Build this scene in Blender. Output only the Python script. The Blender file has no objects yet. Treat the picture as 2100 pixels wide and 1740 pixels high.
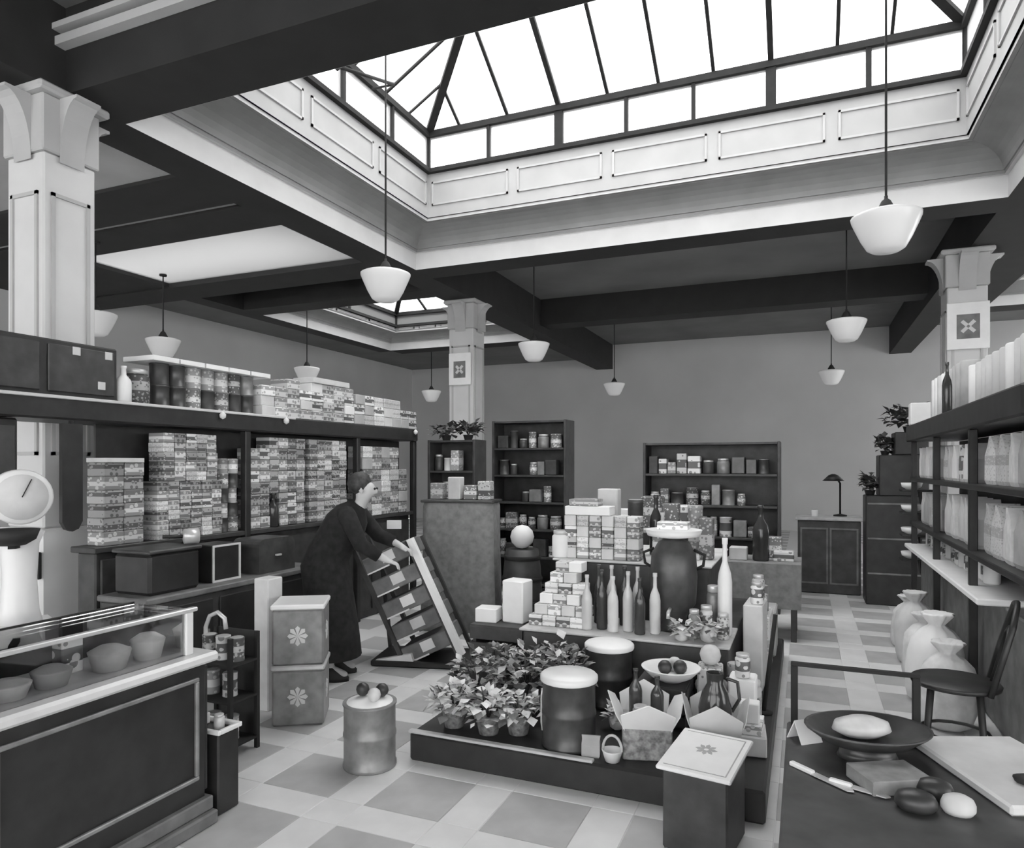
import bpy, math, random
from mathutils import Vector, Matrix
random.seed(7)
R = math.radians
scn = bpy.context.scene
COL = scn.collection

# ------------------------------------------------------------------ camera
cam_d = bpy.data.cameras.new('camera'); cam = bpy.data.objects.new('camera', cam_d); COL.objects.link(cam)
cam.location = (0, 0, 1.6); cam.rotation_euler = (R(90), 0, R(22.634))
cam_d.sensor_fit = 'HORIZONTAL'; cam_d.sensor_width = 36.0
cam_d.lens = 36.0 * 1439 / 2100; cam_d.shift_y = 85 / 2100
cam_d.clip_start = 0.05; cam_d.clip_end = 200
scn.camera = cam
# ------------------------------------------------------------------ sky, exposure
w = bpy.data.worlds.new('overcast_sky'); scn.world = w; w.use_nodes = True
bg = w.node_tree.nodes['Background']; bg.inputs[0].default_value = (1, 1, 1, 1); bg.inputs[1].default_value = 1.6
scn.view_settings.view_transform = 'Standard'
try: scn.view_settings.look = 'None'
except Exception: pass
scn.view_settings.gamma = 1.0; scn.view_settings.use_curve_mapping = False
scn.view_settings.exposure = 1.95

# ------------------------------------------------------------------ materials
MATS = {}
def new_mat(name):
    m = bpy.data.materials.new(name); m.use_nodes = True
    nt = m.node_tree; b = nt.nodes['Principled BSDF']; MATS[name] = m
    return m, nt, b
def gray(name, v, rough=.6, var=.15, scale=6.0, bump=0.0, metal=0.0):
    m, nt, b = new_mat(name)
    b.inputs['Roughness'].default_value = rough; b.inputs['Metallic'].default_value = metal
    tc = nt.nodes.new('ShaderNodeTexCoord'); n = nt.nodes.new('ShaderNodeTexNoise')
    n.inputs['Scale'].default_value = scale; n.inputs['Detail'].default_value = 4
    nt.links.new(tc.outputs['Object'], n.inputs['Vector'])
    r = nt.nodes.new('ShaderNodeValToRGB')
    lo, hi = v * (1 - var), min(1, v * (1 + var))
    r.color_ramp.elements[0].position = .3; r.color_ramp.elements[1].position = .7
    r.color_ramp.elements[0].color = (lo, lo, lo, 1); r.color_ramp.elements[1].color = (hi, hi, hi, 1)
    nt.links.new(n.outputs['Fac'], r.inputs['Fac']); nt.links.new(r.outputs['Color'], b.inputs['Base Color'])
    if bump:
        bp = nt.nodes.new('ShaderNodeBump'); bp.inputs['Strength'].default_value = bump; bp.inputs['Distance'].default_value = .01
        nt.links.new(n.outputs['Fac'], bp.inputs['Height']); nt.links.new(bp.outputs['Normal'], b.inputs['Normal'])
    return m
def printed(name, base, ink, lo=.25, hi=.75, marks=14.0, rough=.5):
    """a wrapper with a printed band between two heights and small broken marks"""
    m, nt, b = new_mat(name); b.inputs['Roughness'].default_value = rough
    N = nt.nodes.new; L = nt.links.new
    tc = N('ShaderNodeTexCoord'); sp = N('ShaderNodeSeparateXYZ'); L(tc.outputs['Generated'], sp.inputs[0])
    def math_(op, a, bb):
        q = N('ShaderNodeMath'); q.operation = op
        for i, s in enumerate((a, bb)):
            if isinstance(s, (int, float)): q.inputs[i].default_value = s
            else: L(s, q.inputs[i])
        return q.outputs[0]
    band = math_('MULTIPLY', math_('GREATER_THAN', sp.outputs['Z'], lo), math_('LESS_THAN', sp.outputs['Z'], hi))
    vo = N('ShaderNodeTexVoronoi'); vo.inputs['Scale'].default_value = marks; L(tc.outputs['Object'], vo.inputs['Vector'])
    oi = N('ShaderNodeObjectInfo')
    vo.inputs['Randomness'].default_value = .8
    mk = math_('LESS_THAN', vo.outputs['Distance'], .33)
    fac = math_('ABSOLUTE', math_('SUBTRACT', band, math_('MULTIPLY', mk, .8)), 0)
    mx = N('ShaderNodeMix'); mx.data_type = 'RGBA'
    mx.inputs['A'].default_value = (base, base, base, 1); mx.inputs['B'].default_value = (ink, ink, ink, 1)
    L(fac, mx.inputs['Factor'])
    hs = N('ShaderNodeHueSaturation'); L(mx.outputs['Result'], hs.inputs['Color'])
    L(math_('ADD', math_('MULTIPLY', oi.outputs['Random'], .5), .7), hs.inputs['Value'])
    L(hs.outputs['Color'], b.inputs['Base Color'])
    return m
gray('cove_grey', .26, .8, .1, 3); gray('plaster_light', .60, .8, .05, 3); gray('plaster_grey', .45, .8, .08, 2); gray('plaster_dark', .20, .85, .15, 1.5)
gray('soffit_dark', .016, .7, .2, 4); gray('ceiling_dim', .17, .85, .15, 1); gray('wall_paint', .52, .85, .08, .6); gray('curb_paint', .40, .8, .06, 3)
gray('iron', .015, .85, .2, 10); gray('white_enamel', .78, .3, .04, 4); gray('column_paint', .60, .6, .05, 3)
gray('wood_black', .022, .45, .35, 9); gray('wood_dark', .05, .5, .35, 9); gray('wood_mid', .16, .55, .3, 9); gray('wood_pale', .50, .6, .2, 9)
gray('tin_dark', .07, .35, .3, 12, metal=.2); gray('tin_mid', .24, .35, .25, 12, metal=.2); gray('tin_bright', .62, .3, .1, 12, metal=.3)
gray('paper_white', .82, .7, .04, 8); gray('paper_grey', .42, .8, .15, 8, .1); gray('paper_pale', .62, .8, .1, 8, .1); gray('sack_cloth', .70, .9, .14, 14, .4)
gray('cloth_black', .014, .95, .5, 20); gray('cloth_grey', .25, .9, .2, 18); gray('skin', .52, .5, .06, 10); gray('hair', .04, .6, .5, 40)
gray('leaf_dark', .06, .5, .5, 15); gray('leaf_mid', .2, .5, .4, 15); gray('leaf_pale', .55, .5, .25, 15); gray('flower_white', .8, .6, .1, 20)
gray('tile_grey', .46, .5, .12, 5); gray('tile_pale', .74, .5, .06, 5); gray('tile_joint', .3, .8, .2, 20)
gray('fruit_dark', .04, .4, .4, 12); gray('fruit_pale', .6, .5, .15, 12); gray('bottle_dark', .05, .12, .3, 6); gray('bottle_pale', .55, .15, .1, 6)
gray('rubber', .02, .7, .2, 10); gray('marble', .72, .25, .12, 5); gray('wicker', .3, .7, .5, 40, .5)
for i, (a, b_, lo, hi) in enumerate([(.75, .12, .3, .7), (.62, .2, .1, .45), (.8, .35, .55, .9), (.35, .75, .3, .62), (.2, .7, .35, .6), (.1, .55, .4, .65), (.55, .08, .2, .5), (.7, .45, .4, .6)]):
    printed('print_%d' % i, a, b_, lo, hi, 18 + 5 * i)
for i, (a, b_, lo, hi) in enumerate([(.26, .65, .3, .62), (.34, .08, .55, .85), (.16, .55, .35, .6), (.42, .12, .15, .5)]):
    printed('print_%d' % (8+i), a, b_, lo, hi, 22 + 6*i)
BAY = ['print_8', 'print_9', 'print_10', 'print_11', 'print_8', 'print_1']  # darker wrappers, with the shade under the shelf beam put into their colour
PALE = ['print_0', 'print_1', 'print_2', 'print_7', 'paper_white', 'paper_pale']
MIX = ['print_0', 'print_1', 'print_3', 'print_6', 'print_4', 'print_7']
DARK = ['print_4', 'print_5', 'tin_dark', 'tin_mid', 'wood_dark']
# window glass: lets the sky through, faintly obscured
m, nt, b = new_mat('obscured_glass')
tr = nt.nodes.new('ShaderNodeBsdfTransparent'); tr.inputs[0].default_value = (.88, .88, .88, 1)
df = nt.nodes.new('ShaderNodeBsdfTranslucent'); df.inputs[0].default_value = (.9, .9, .9, 1)
mix = nt.nodes.new('ShaderNodeMixShader'); mix.inputs[0].default_value = .25
nt.links.new(tr.outputs[0], mix.inputs[1]); nt.links.new(df.outputs[0], mix.inputs[2]); nt.links.new(mix.outputs[0], nt.nodes['Material Output'].inputs[0])
# frosted laylight glass: dims the daylight
m, nt, b = new_mat('laylight_glass')
tr = nt.nodes.new('ShaderNodeBsdfTransparent'); tr.inputs[0].default_value = (.44, .44, .44, 1)
df = nt.nodes.new('ShaderNodeBsdfTranslucent'); df.inputs[0].default_value = (.55, .55, .55, 1)
mix = nt.nodes.new('ShaderNodeMixShader'); mix.inputs[0].default_value = .4
nt.links.new(tr.outputs[0], mix.inputs[1]); nt.links.new(df.outputs[0], mix.inputs[2]); nt.links.new(mix.outputs[0], nt.nodes['Material Output'].inputs[0])
# counter glass
m, nt, b = new_mat('counter_glass')
tr = nt.nodes.new('ShaderNodeBsdfTransparent'); tr.inputs[0].default_value = (.93, .93, .93, 1)
gl = nt.nodes.new('ShaderNodeBsdfGlossy'); gl.inputs['Roughness'].default_value = .03; gl.inputs[0].default_value = (.9, .9, .9, 1)
fr = nt.nodes.new('ShaderNodeFresnel'); fr.inputs[0].default_value = 1.4
mix = nt.nodes.new('ShaderNodeMixShader'); nt.links.new(fr.outputs[0], mix.inputs[0])
nt.links.new(tr.outputs[0], mix.inputs[1]); nt.links.new(gl.outputs[0], mix.inputs[2]); nt.links.new(mix.outputs[0], nt.nodes['Material Output'].inputs[0])
# opal lamp glass, lit from within
m, nt, b = new_mat('opal_glass'); b.inputs['Base Color'].default_value = (.62, .62, .62, 1); b.inputs['Roughness'].default_value = .25
b.inputs['Emission Color'].default_value = (1, 1, 1, 1); b.inputs['Emission Strength'].default_value = .03
# floor beyond the laid tiles carries the same pattern
m, nt, b = new_mat('floor_pattern'); b.inputs['Roughness'].default_value = .5
N = nt.nodes.new; L = nt.links.new
tc = N('ShaderNodeTexCoord'); sp = N('ShaderNodeSeparateXYZ'); L(tc.outputs['Object'], sp.inputs[0])
outs = []
for ax, off in (('X', 2.72 + 60), ('Y', -2.58 + 60)):
    a = N('ShaderNodeMath'); a.operation = 'ADD'; L(sp.outputs[ax], a.inputs[0]); a.inputs[1].default_value = off
    q = N('ShaderNodeMath'); q.operation = 'MODULO'; L(a.outputs[0], q.inputs[0]); q.inputs[1].default_value = .6
    g = N('ShaderNodeMath'); g.operation = 'GREATER_THAN'; L(q.outputs[0], g.inputs[0]); g.inputs[1].default_value = .2; outs.append(g)
mu = N('ShaderNodeMath'); mu.operation = 'MULTIPLY'; L(outs[0].outputs[0], mu.inputs[0]); L(outs[1].outputs[0], mu.inputs[1])
mx = N('ShaderNodeMix'); mx.data_type = 'RGBA'; L(mu.outputs[0], mx.inputs['Factor'])
mx.inputs['A'].default_value = (.74, .74, .74, 1); mx.inputs['B'].default_value = (.46, .46, .46, 1); L(mx.outputs['Result'], b.inputs['Base Color'])

# ------------------------------------------------------------------ mesh helpers
class MB:
    def __init__(s): s.v = []; s.f = []; s.m = []; s.sm = []; s.mats = []; s.cur = 0
    def mat(s, name):
        if name not in s.mats: s.mats.append(name)
        s.cur = s.mats.index(name); return s
    def add(s, vs, fs, smooth=False, M=None):
        o = len(s.v)
        s.v += [tuple(M @ Vector(p)) if M is not None else tuple(p) for p in vs]
        for f in fs: s.f.append(tuple(i + o for i in f)); s.m.append(s.cur); s.sm.append(smooth)
        return s
    def box(s, x0, y0, z0, x1, y1, z1, M=None):
        return s.add([(x0,y0,z0),(x1,y0,z0),(x1,y1,z0),(x0,y1,z0),(x0,y0,z1),(x1,y0,z1),(x1,y1,z1),(x0,y1,z1)],
            [(0,3,2,1),(4,5,6,7),(0,1,5,4),(1,2,6,5),(2,3,7,6),(3,0,4,7)], M=M)
    def cbox(s, x0, y0, z0, x1, y1, z1, c=.006, M=None):
        """box with chamfered edges"""
        c = min(c, (x1-x0)*.45, (y1-y0)*.45, (z1-z0)*.45)
        vs = []; idx = {}
        for ix in (0, 1):
            for iy in (0, 1):
                for iz in (0, 1):
                    X = (x0, x1)[ix]; Y = (y0, y1)[iy]; Z = (z0, z1)[iz]
                    dx, dy, dz = (c, -c)[ix], (c, -c)[iy], (c, -c)[iz]
                    idx[ix,iy,iz] = len(vs); vs += [(X, Y+dy, Z+dz), (X+dx, Y, Z+dz), (X+dx, Y+dy, Z)]
        I = lambda a, b, cc, k: idx[a,b,cc] + k
        fs = [(I(0,0,0,0),I(0,0,1,0),I(0,1,1,0),I(0,1,0,0)), (I(1,0,0,0),I(1,1,0,0),I(1,1,1,0),I(1,0,1,0)),
              (I(0,0,0,1),I(1,0,0,1),I(1,0,1,1),I(0,0,1,1)), (I(0,1,0,1),I(0,1,1,1),I(1,1,1,1),I(1,1,0,1)),
              (I(0,0,0,2),I(0,1,0,2),I(1,1,0,2),I(1,0,0,2)), (I(0,0,1,2),I(1,0,1,2),I(1,1,1,2),I(0,1,1,2))]
        for a in (0, 1):
            for b in (0, 1):
                fs.append((I(a,b,0,0),I(a,b,1,0),I(a,b,1,1),I(a,b,0,1)))
                fs.append((I(a,0,b,0),I(a,1,b,0),I(a,1,b,2),I(a,0,b,2)))
                fs.append((I(0,a,b,1),I(1,a,b,1),I(1,a,b,2),I(0,a,b,2)))
                for cc in (0, 1): fs.append((I(a,b,cc,0),I(a,b,cc,1),I(a,b,cc,2)))
        return s.add(vs, fs, M=M)
    def lathe(s, prof, n=16, c=(0,0,0), M=None, sx=1, sy=1, smooth=True, closed=False):
        vs = []; fs = []
        for r, z in prof:
            for k in range(n):
                a = 2*math.pi*k/n; vs.append((c[0]+r*math.cos(a)*sx, c[1]+r*math.sin(a)*sy, c[2]+z))
        for i in range(len(prof)-1):
            for k in range(n):
                k2 = (k+1) % n; fs.append((i*n+k, i*n+k2, (i+1)*n+k2, (i+1)*n+k))
        s.add(vs, fs, smooth, M)
        caps = []
        if prof[0][0] > 1e-5: caps.append(tuple(reversed(range(n))))
        if prof[-1][0] > 1e-5: caps.append(tuple((len(prof)-1)*n+k for k in range(n)))
        o = len(s.v) - len(vs)
        for cp in caps: s.f.append(tuple(i+o for i in cp)); s.m.append(s.cur); s.sm.append(False)
        return s
    def tube(s, pts, rad, n=8, caps=True):
        pts = [Vector(p) for p in pts]; rads = rad if isinstance(rad, (list, tuple)) else [rad]*len(pts)
        vs = []; fs = []; prev = None
        for i, p in enumerate(pts):
            d = (pts[min(i+1, len(pts)-1)] - pts[max(i-1, 0)]).normalized()
            if prev is None:
                u = d.cross(Vector((0,0,1)));
                if u.length < .1: u = d.cross(Vector((1,0,0)))
            else: u = prev - d*prev.dot(d)
            u.normalize(); prev = u; v = d.cross(u)
            for k in range(n):
                a = 2*math.pi*k/n; vs.append(tuple(p + (u*math.cos(a)+v*math.sin(a))*rads[i]))
        for i in range(len(pts)-1):
            for k in range(n):
                k2 = (k+1) % n; fs.append((i*n+k, i*n+k2, (i+1)*n+k2, (i+1)*n+k))
        if caps: fs += [tuple(reversed(range(n))), tuple((len(pts)-1)*n+k for k in range(n))]
        return s.add(vs, fs, n > 4)
    def bar(s, p0, p1, wd, ht):
        """rectangular bar between two points"""
        p0 = Vector(p0); p1 = Vector(p1); d = (p1-p0).normalized()
        u = d.cross(Vector((0,0,1)))
        if u.length < .05: u = Vector((1,0,0))
        u.normalize(); v = u.cross(d)
        vs = []
        for p in (p0, p1):
            for a, b in ((-1,-1),(1,-1),(1,1),(-1,1)): vs.append(tuple(p + u*wd/2*a + v*ht/2*b))
        return s.add(vs, [(0,1,2,3),(7,6,5,4),(0,4,5,1),(1,5,6,2),(2,6,7,3),(3,7,4,0)])
    def prism(s, poly, axis, a0, a1, M=None):
        """extrude a 2-D polygon; axis 'x','y','z'"""
        def P(q, a): return {'x': (a, q[0], q[1]), 'y': (q[0], a, q[1]), 'z': (q[0], q[1], a)}[axis]
        n = len(poly); vs = [P(q, a0) for q in poly] + [P(q, a1) for q in poly]
        fs = [tuple(range(n)), tuple(reversed(range(n, 2*n)))] + [(i, i+n, (i+1) % n + n, (i+1) % n) for i in range(n)]
        return s.add(vs, fs, M=M)
    def build(s, name, mat=None, parent=None, loc=None, rotz=0, smooth=None):
        me = bpy.data.meshes.new(name); me.from_pydata(s.v, [], s.f)
        names = s.mats or [mat]
        for nm in names: me.materials.append(MATS[nm])
        me.polygons.foreach_set('material_index', s.m if s.mats else [0]*len(s.f))
        me.polygons.foreach_set('use_smooth', s.sm); me.update()
        return link(name, me, parent, loc, rotz)
def link(name, me, parent=None, loc=None, rotz=0):
    o = bpy.data.objects.new(name, me); COL.objects.link(o)
    if loc is not None: o.location = loc
    if rotz: o.rotation_euler = (0, 0, rotz)
    if parent is not None: o.parent = parent
    return o
def tag(o, label, cat, group=None, kind=None):
    o['label'] = label; o['category'] = cat
    if group: o['group'] = group
    if kind: o['kind'] = kind
    return o
def struct(o, label=None):
    o['kind'] = 'structure'
    if label: o['label'] = label
    return o
def thing(name, label, cat, loc=(0,0,0), rotz=0, group=None):
    return tag(link(name, None, None, loc, rotz), label, cat, group)
def copy_tree(o, parent=None):
    c = o.copy(); COL.objects.link(c); c.parent = parent
    for ch in list(o.children): copy_tree(ch, c)
    return c

# ================================================================== SETTING
# ---- floor: grey square tiles framed by pale strips, period 0.6 m
fl = struct(MB().box(-11, -4, -.12, 8, 18.6, -.003).build('floor', 'floor_pattern'), 'shop floor of grey squares framed by pale strips')
TM = {}
def tile_mesh(a, b, mt):
    k = (a, b, mt)
    if k not in TM:
        t = MB().cbox(-a/2+.002, -b/2+.002, -.02, a/2-.002, b/2-.002, 0, .002); t.mats = [mt]
        me = bpy.data.meshes.new('tile'); me.from_pydata(t.v, [], t.f); me.materials.append(MATS[mt]); TM[k] = me
    return TM[k]
def hidden_floor(x, y):      # under the counter, the island and the other furniture
    if x < -2.45 and y < 2.5: return True
    if -1.9 < x < -.3 and 3.45 < y < 6.3: return True
    if 0 < x < 1.2 and y < 3.0: return True
    if x < -3.4 or (x > .95 and y > 4.6): return True
    if x < -.3 and y > 6.2: return True
    if x < -.6 and y < 2.3: return True
    return y > 9.2
for i in range(-1, 7):
    for j in range(-1, 12):
        x0 = -2.72 + .6*i; y0 = 2.58 + .6*j
        for dx, dy, a, b, mt in ((.1, .1, .2, .2, 'tile_pale'), (.4, .1, .4, .2, 'tile_pale'), (.1, .4, .2, .4, 'tile_pale'), (.4, .4, .4, .4, 'tile_grey')):
            if not hidden_floor(x0+dx, y0+dy): link('tile', tile_mesh(a, b, mt), fl, (x0+dx, y0+dy, 0))

# ---- walls
struct(MB().box(-11, 18.5, 0, 8, 18.75, 6).build('wall_back', 'wall_paint'), 'far grey wall at the end of the shop')
struct(MB().box(-11.2, -4, 0, -11, 18.75, 6).build('wall_left', 'wall_paint'), 'plain wall beyond the side aisle')
# right wall and street front with shop windows
def wall_windows(name, n0, spans, horiz, at, a0, a1, th, z0, z1, H, lab):
    mb = MB(); s = sorted(spans)
    def bx(u0, u1, v0, v1):
        if u1 - u0 < 1e-4: return
        if horiz: mb.box(u0, at, v0, u1, at+th, v1)
        else: mb.box(at, u0, v0, at+th, u1, v1)
    cur = a0
    for u0, u1 in s:
        bx(cur, u0, 0, H); bx(u0, u1, 0, z0); bx(u0, u1, z1, H); cur = u1
    bx(cur, a1, 0, H)
    struct(mb.build(name, 'wall_paint'), lab)
    for k, (u0, u1) in enumerate(s):
        f = MB(); c = at+th/2
        def fb(p, q, r, t):
            if horiz: f.box(p, c-.04, r, q, c+.04, t)
            else: f.box(c-.04, p, r, c+.04, q, t)
        fb(u0, u1, z0, z0+.08); fb(u0, u1, z1-.08, z1); fb(u0, u0+.08, z0, z1); fb(u1-.08, u1, z0, z1)
        wo = struct(f.build('window_%d' % (n0+k), 'wood_dark'))
        p = MB()
        if horiz: p.box(u0+.08, c-.004, z0+.08, u1-.08, c+.004, z1-.08)
        else: p.box(c-.004, u0+.08, z0+.08, c+.004, u1-.08, z1-.08)
        p.build('pane', 'obscured_glass', wo)
wall_windows('wall_right', 10, [(-3, 0), (.6, 4.2), (10.6, 13.6), (14.2, 17.2)], False, 8, -4, 18.75, .2, .6, 3.9, 6, 'side wall with shop windows')
wall_windows('wall_front', 20, [(-10.4, -5.4), (-4.7, 1.7), (2.4, 7.4)], True, -4.2, -11.2, 8.2, .2, .45, 4.1, 6, 'unseen street front with shop windows enlarged for daylight')  # unseen behind the camera; windows widened to bring more light in

# ---- ceiling and roof lanterns
def lantern(idx, ox0, ox1, oy0, oy1, inset, z_low, z_face, z_curb, z_win, z_rail, pitch, xb, yb, xm, ym, label):
    """opening in the ceiling: lower face, cove, panelled curb, upright lights, hipped glass roof"""
    x0, x1, y0, y1 = ox0+inset, ox1-inset, oy0+inset, oy1-inset
    def ring(t, z): return [(ox0+t, oy0+t, z), (ox1-t, oy0+t, z), (ox1-t, oy1-t, z), (ox0+t, oy1-t, z)]
    # lower face and cove as one shell with stepped mouldings
    prof = [(0, z_low), (0, z_face), (.035, z_face), (.035, z_face+.035)]
    n = 6; h = z_curb - z_face - .075
    for k in range(n+1):
        a = math.pi/2*k/n
        prof.append((.05 + (inset-.11)*(1-math.cos(a)), z_face+.035 + h*math.sin(a)))
    prof += [(inset-.06, z_curb-.035), (inset-.02, z_curb-.035), (inset-.02, z_curb), (inset, z_curb)]
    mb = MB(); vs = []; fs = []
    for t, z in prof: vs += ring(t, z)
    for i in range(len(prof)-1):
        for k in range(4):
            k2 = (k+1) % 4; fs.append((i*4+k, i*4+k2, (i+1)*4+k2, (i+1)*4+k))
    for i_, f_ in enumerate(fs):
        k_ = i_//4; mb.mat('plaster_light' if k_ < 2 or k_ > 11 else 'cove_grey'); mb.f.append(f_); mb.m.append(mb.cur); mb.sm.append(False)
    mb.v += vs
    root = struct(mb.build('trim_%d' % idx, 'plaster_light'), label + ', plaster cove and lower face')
    # curb wall
    T = .10
    cb = MB().box(x0-T, y0-T, z_curb, x1+T, y0, z_win).box(x0-T, y1, z_curb, x1+T, y1+T, z_win).box(x0-T, y0, z_curb, x0, y1, z_win).box(x1, y0, z_curb, x1+T, y1, z_win)
    cb.build('curb', 'curb_paint', root)
    # raised panel mouldings on the curb
    zc0, zc1 = z_curb+.13*(z_win-z_curb)/.5, z_win-.1*(z_win-z_curb)/.5
    npx, npy = 5, 3
    for nn, lo, hi, side in ((npx, x0, x1, 'f'), (npy, y0, y1, 'l'), (npy, y0, y1, 'r')):
        st = (hi-lo)/nn
        for k in range(nn):
            a, b = lo+k*st+.06, lo+(k+1)*st-.06; g = .022; p = MB()
            for q in ((a, zc0, b, zc0+g), (a, zc1-g, b, zc1), (a, zc0, a+g, zc1), (b-g, zc0, b, zc1)):
                if side == 'f': p.box(q[0], y1-.016, q[1], q[2], y1, q[3])
                elif side == 'l': p.box(x0, q[0], q[1], x0+.016, q[2], q[3])
                else: p.box(x1-.016, q[0], q[1], x1, q[2], q[3])
            p.build('panel_moulding', 'plaster_grey', root)
    # sill and rail
    win = MB()
    for z, h_, wd in ((z_win, .05, .12), (z_rail-.03, .07, .1)):
        win.box(x0-wd/2, y0-wd/2, z, x1+wd/2, y0+wd/2, z+h_).box(x0-wd/2, y1-wd/2, z, x1+wd/2, y1+wd/2, z+h_)
        win.box(x0-wd/2, y0+wd/2, z, x0+wd/2, y1-wd/2, z+h_).box(x1-wd/2, y0+wd/2, z, x1+wd/2, y1-wd/2, z+h_)
    W = struct(win.build('window_%d' % idx, 'iron'), label + ', glazed lantern')
    za, zb = z_win+.05, z_rail-.03
    for lst, fix, horiz in ((xm, (y0, y1), True), (ym, (x0, x1), False)):
        lo, hi = (x0, x1) if horiz else (y0, y1)
        for fx in fix:
            e = [(lo, .05)] + lst + [(hi, .05)]
            for q, wd in e:
                p = MB()
                if horiz: p.box(q-wd/2, fx-.035, za, q+wd/2, fx+.035, zb)
                else: p.box(fx-.035, q-wd/2, za, fx+.035, q+wd/2, zb)
                p.build('mullion', 'iron', W)
            for (q0, w0), (q1, w1) in zip(e, e[1:]):
                p = MB()
                if horiz: p.box(q0+w0/2, fx-.003, za, q1-w1/2, fx+.003, zb)
                else: p.box(fx-.003, q0+w0/2, za, fx+.003, q1-w1/2, zb)
                p.build('pane', 'obscured_glass', W)
    # hipped glass roof
    zr = z_rail+.04; half = min((y1-y0), (x1-x0))/2; zt = zr+half*pitch; ymid = (y0+y1)/2
    rx0, rx1 = x0+half, x1-half
    for c in ((x0, y0, rx0), (x0, y1, rx0), (x1, y0, rx1), (x1, y1, rx1)):
        MB().bar((c[0], c[1], zr), (c[2], ymid, zt), .09, .11).build('hip_rafter', 'iron', W)
    MB().bar((rx0, ymid, zt), (rx1, ymid, zt), .08, .1).build('ridge_bar', 'iron', W)
    hx = lambda x: min(x-x0, x1-x, half)
    hy = lambda y: min(y-y0, y1-y, half)
    for s_, ye in ((1, y0), (-1, y1)):
        for x, wd in xb: MB().bar((x, ye, zr), (x, ye+s_*hx(x), zr+hx(x)*pitch), wd, wd*1.3).build('glazing_bar', 'iron', W)
        xs = sorted([x0, x1, rx0, rx1] + [x for x, _ in xb])
        for a, b in zip(xs, xs[1:]):
            if b-a < .02: continue
            vs = [(a, ye, zr), (b, ye, zr), (b, ye+s_*hx(b), zr+hx(b)*pitch), (a, ye+s_*hx(a), zr+hx(a)*pitch)]
            vs2 = [(p[0], p[1], p[2]+.008) for p in vs]
            MB().add(vs+vs2, [(0,1,2,3),(7,6,5,4),(0,4,5,1),(1,5,6,2),(2,6,7,3),(3,7,4,0)]).build('pane', 'obscured_glass', W)
    for s_, xe in ((1, x0), (-1, x1)):
        for y, wd in yb: MB().bar((xe, y, zr), (xe+s_*hy(y), y, zr+hy(y)*pitch), wd, wd*1.3).build('glazing_bar', 'iron', W)
        ys = sorted([y0, y1, ymid] + [y for y, _ in yb])
        for a, b in zip(ys, ys[1:]):
            if b-a < .02: continue
            vs = [(xe, a, zr), (xe, b, zr), (xe+s_*hy(b), b, zr+hy(b)*pitch), (xe+s_*hy(a), a, zr+hy(a)*pitch)]
            vs2 = [(p[0], p[1], p[2]+.008) for p in vs]
            MB().add(vs+vs2, [(0,1,2,3),(7,6,5,4),(0,4,5,1),(1,5,6,2),(2,6,7,3),(3,7,4,0)]).build('pane', 'obscured_glass', W)
    return W
W1 = lantern(1, -4.77, 1.82, 3.80, 8.12, .42, 4.2, 4.42, 4.70, 5.24, 5.72, .593,
    [(-3.9, .03), (-3.26, .035), (-2.62, .055), (-2.04, .035), (-1.47, .035), (-.89, .035), (-.32, .055), (.3, .035), (.78, .03)],
    [(4.9, .025), (5.5, .03), (6.1, .03), (6.7, .03), (7.2, .025)],
    [(-3.51, .04), (-2.62, .10), (-1.83, .04), (-1.10, .04), (-.32, .10), (.58, .05)], [(5.0, .04), (5.93, .05), (6.85, .04)], 'main roof lantern over the hall')
g = MB().tube([(-4.05, 5.45, 5.35), (-4.0, 6.35, 5.62)], .018, 6); g.lathe([(0, -.05), (.045, 0), (0, .05)], 8, (-4.05, 5.45, 5.35)).tube([(-4.0, 6.35, 5.62), (-4.3, 6.4, 5.66)], .012, 6)
g.build('opening_gear', 'iron', W1)
lantern(2, -8.65, -5.25, 9.55, 13.6, .38, 4.2, 4.36, 4.55, 4.62, 4.9, .5, [(-7.5, .04), (-6.4, .04)], [(10.8, .04), (12.2, .04)], [(-6.95, .05)], [(11.5, .05)], 'small roof lantern over the side aisle')
lantern(3, 2.75, 6.6, 9.55, 13.6, .38, 4.2, 4.36, 4.55, 4.62, 4.9, .5, [(4.0, .04), (5.3, .04)], [(10.8, .04), (12.2, .04)], [(4.7, .05)], [(11.5, .05)], 'small roof lantern on the right')

# beams (dark soffits) with pale edge mouldings
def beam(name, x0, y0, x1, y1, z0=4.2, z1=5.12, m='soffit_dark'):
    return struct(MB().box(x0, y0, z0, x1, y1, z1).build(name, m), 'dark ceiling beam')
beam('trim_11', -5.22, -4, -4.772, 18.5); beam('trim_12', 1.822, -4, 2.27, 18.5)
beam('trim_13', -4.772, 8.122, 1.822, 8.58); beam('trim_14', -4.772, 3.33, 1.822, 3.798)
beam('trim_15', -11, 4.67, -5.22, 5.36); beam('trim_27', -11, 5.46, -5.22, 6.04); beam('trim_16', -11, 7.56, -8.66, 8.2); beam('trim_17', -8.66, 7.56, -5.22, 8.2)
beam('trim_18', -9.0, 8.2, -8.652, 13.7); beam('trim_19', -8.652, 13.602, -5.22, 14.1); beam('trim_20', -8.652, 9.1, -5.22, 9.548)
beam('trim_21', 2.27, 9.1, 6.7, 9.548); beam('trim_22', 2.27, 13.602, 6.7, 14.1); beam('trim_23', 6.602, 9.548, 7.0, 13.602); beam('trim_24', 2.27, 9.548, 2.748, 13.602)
beam('trim_25', -4.772, 12.9, 1.822, 13.4, 4.35); beam('trim_26', -5.25, 9.548, -5.222, 13.6)
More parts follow.
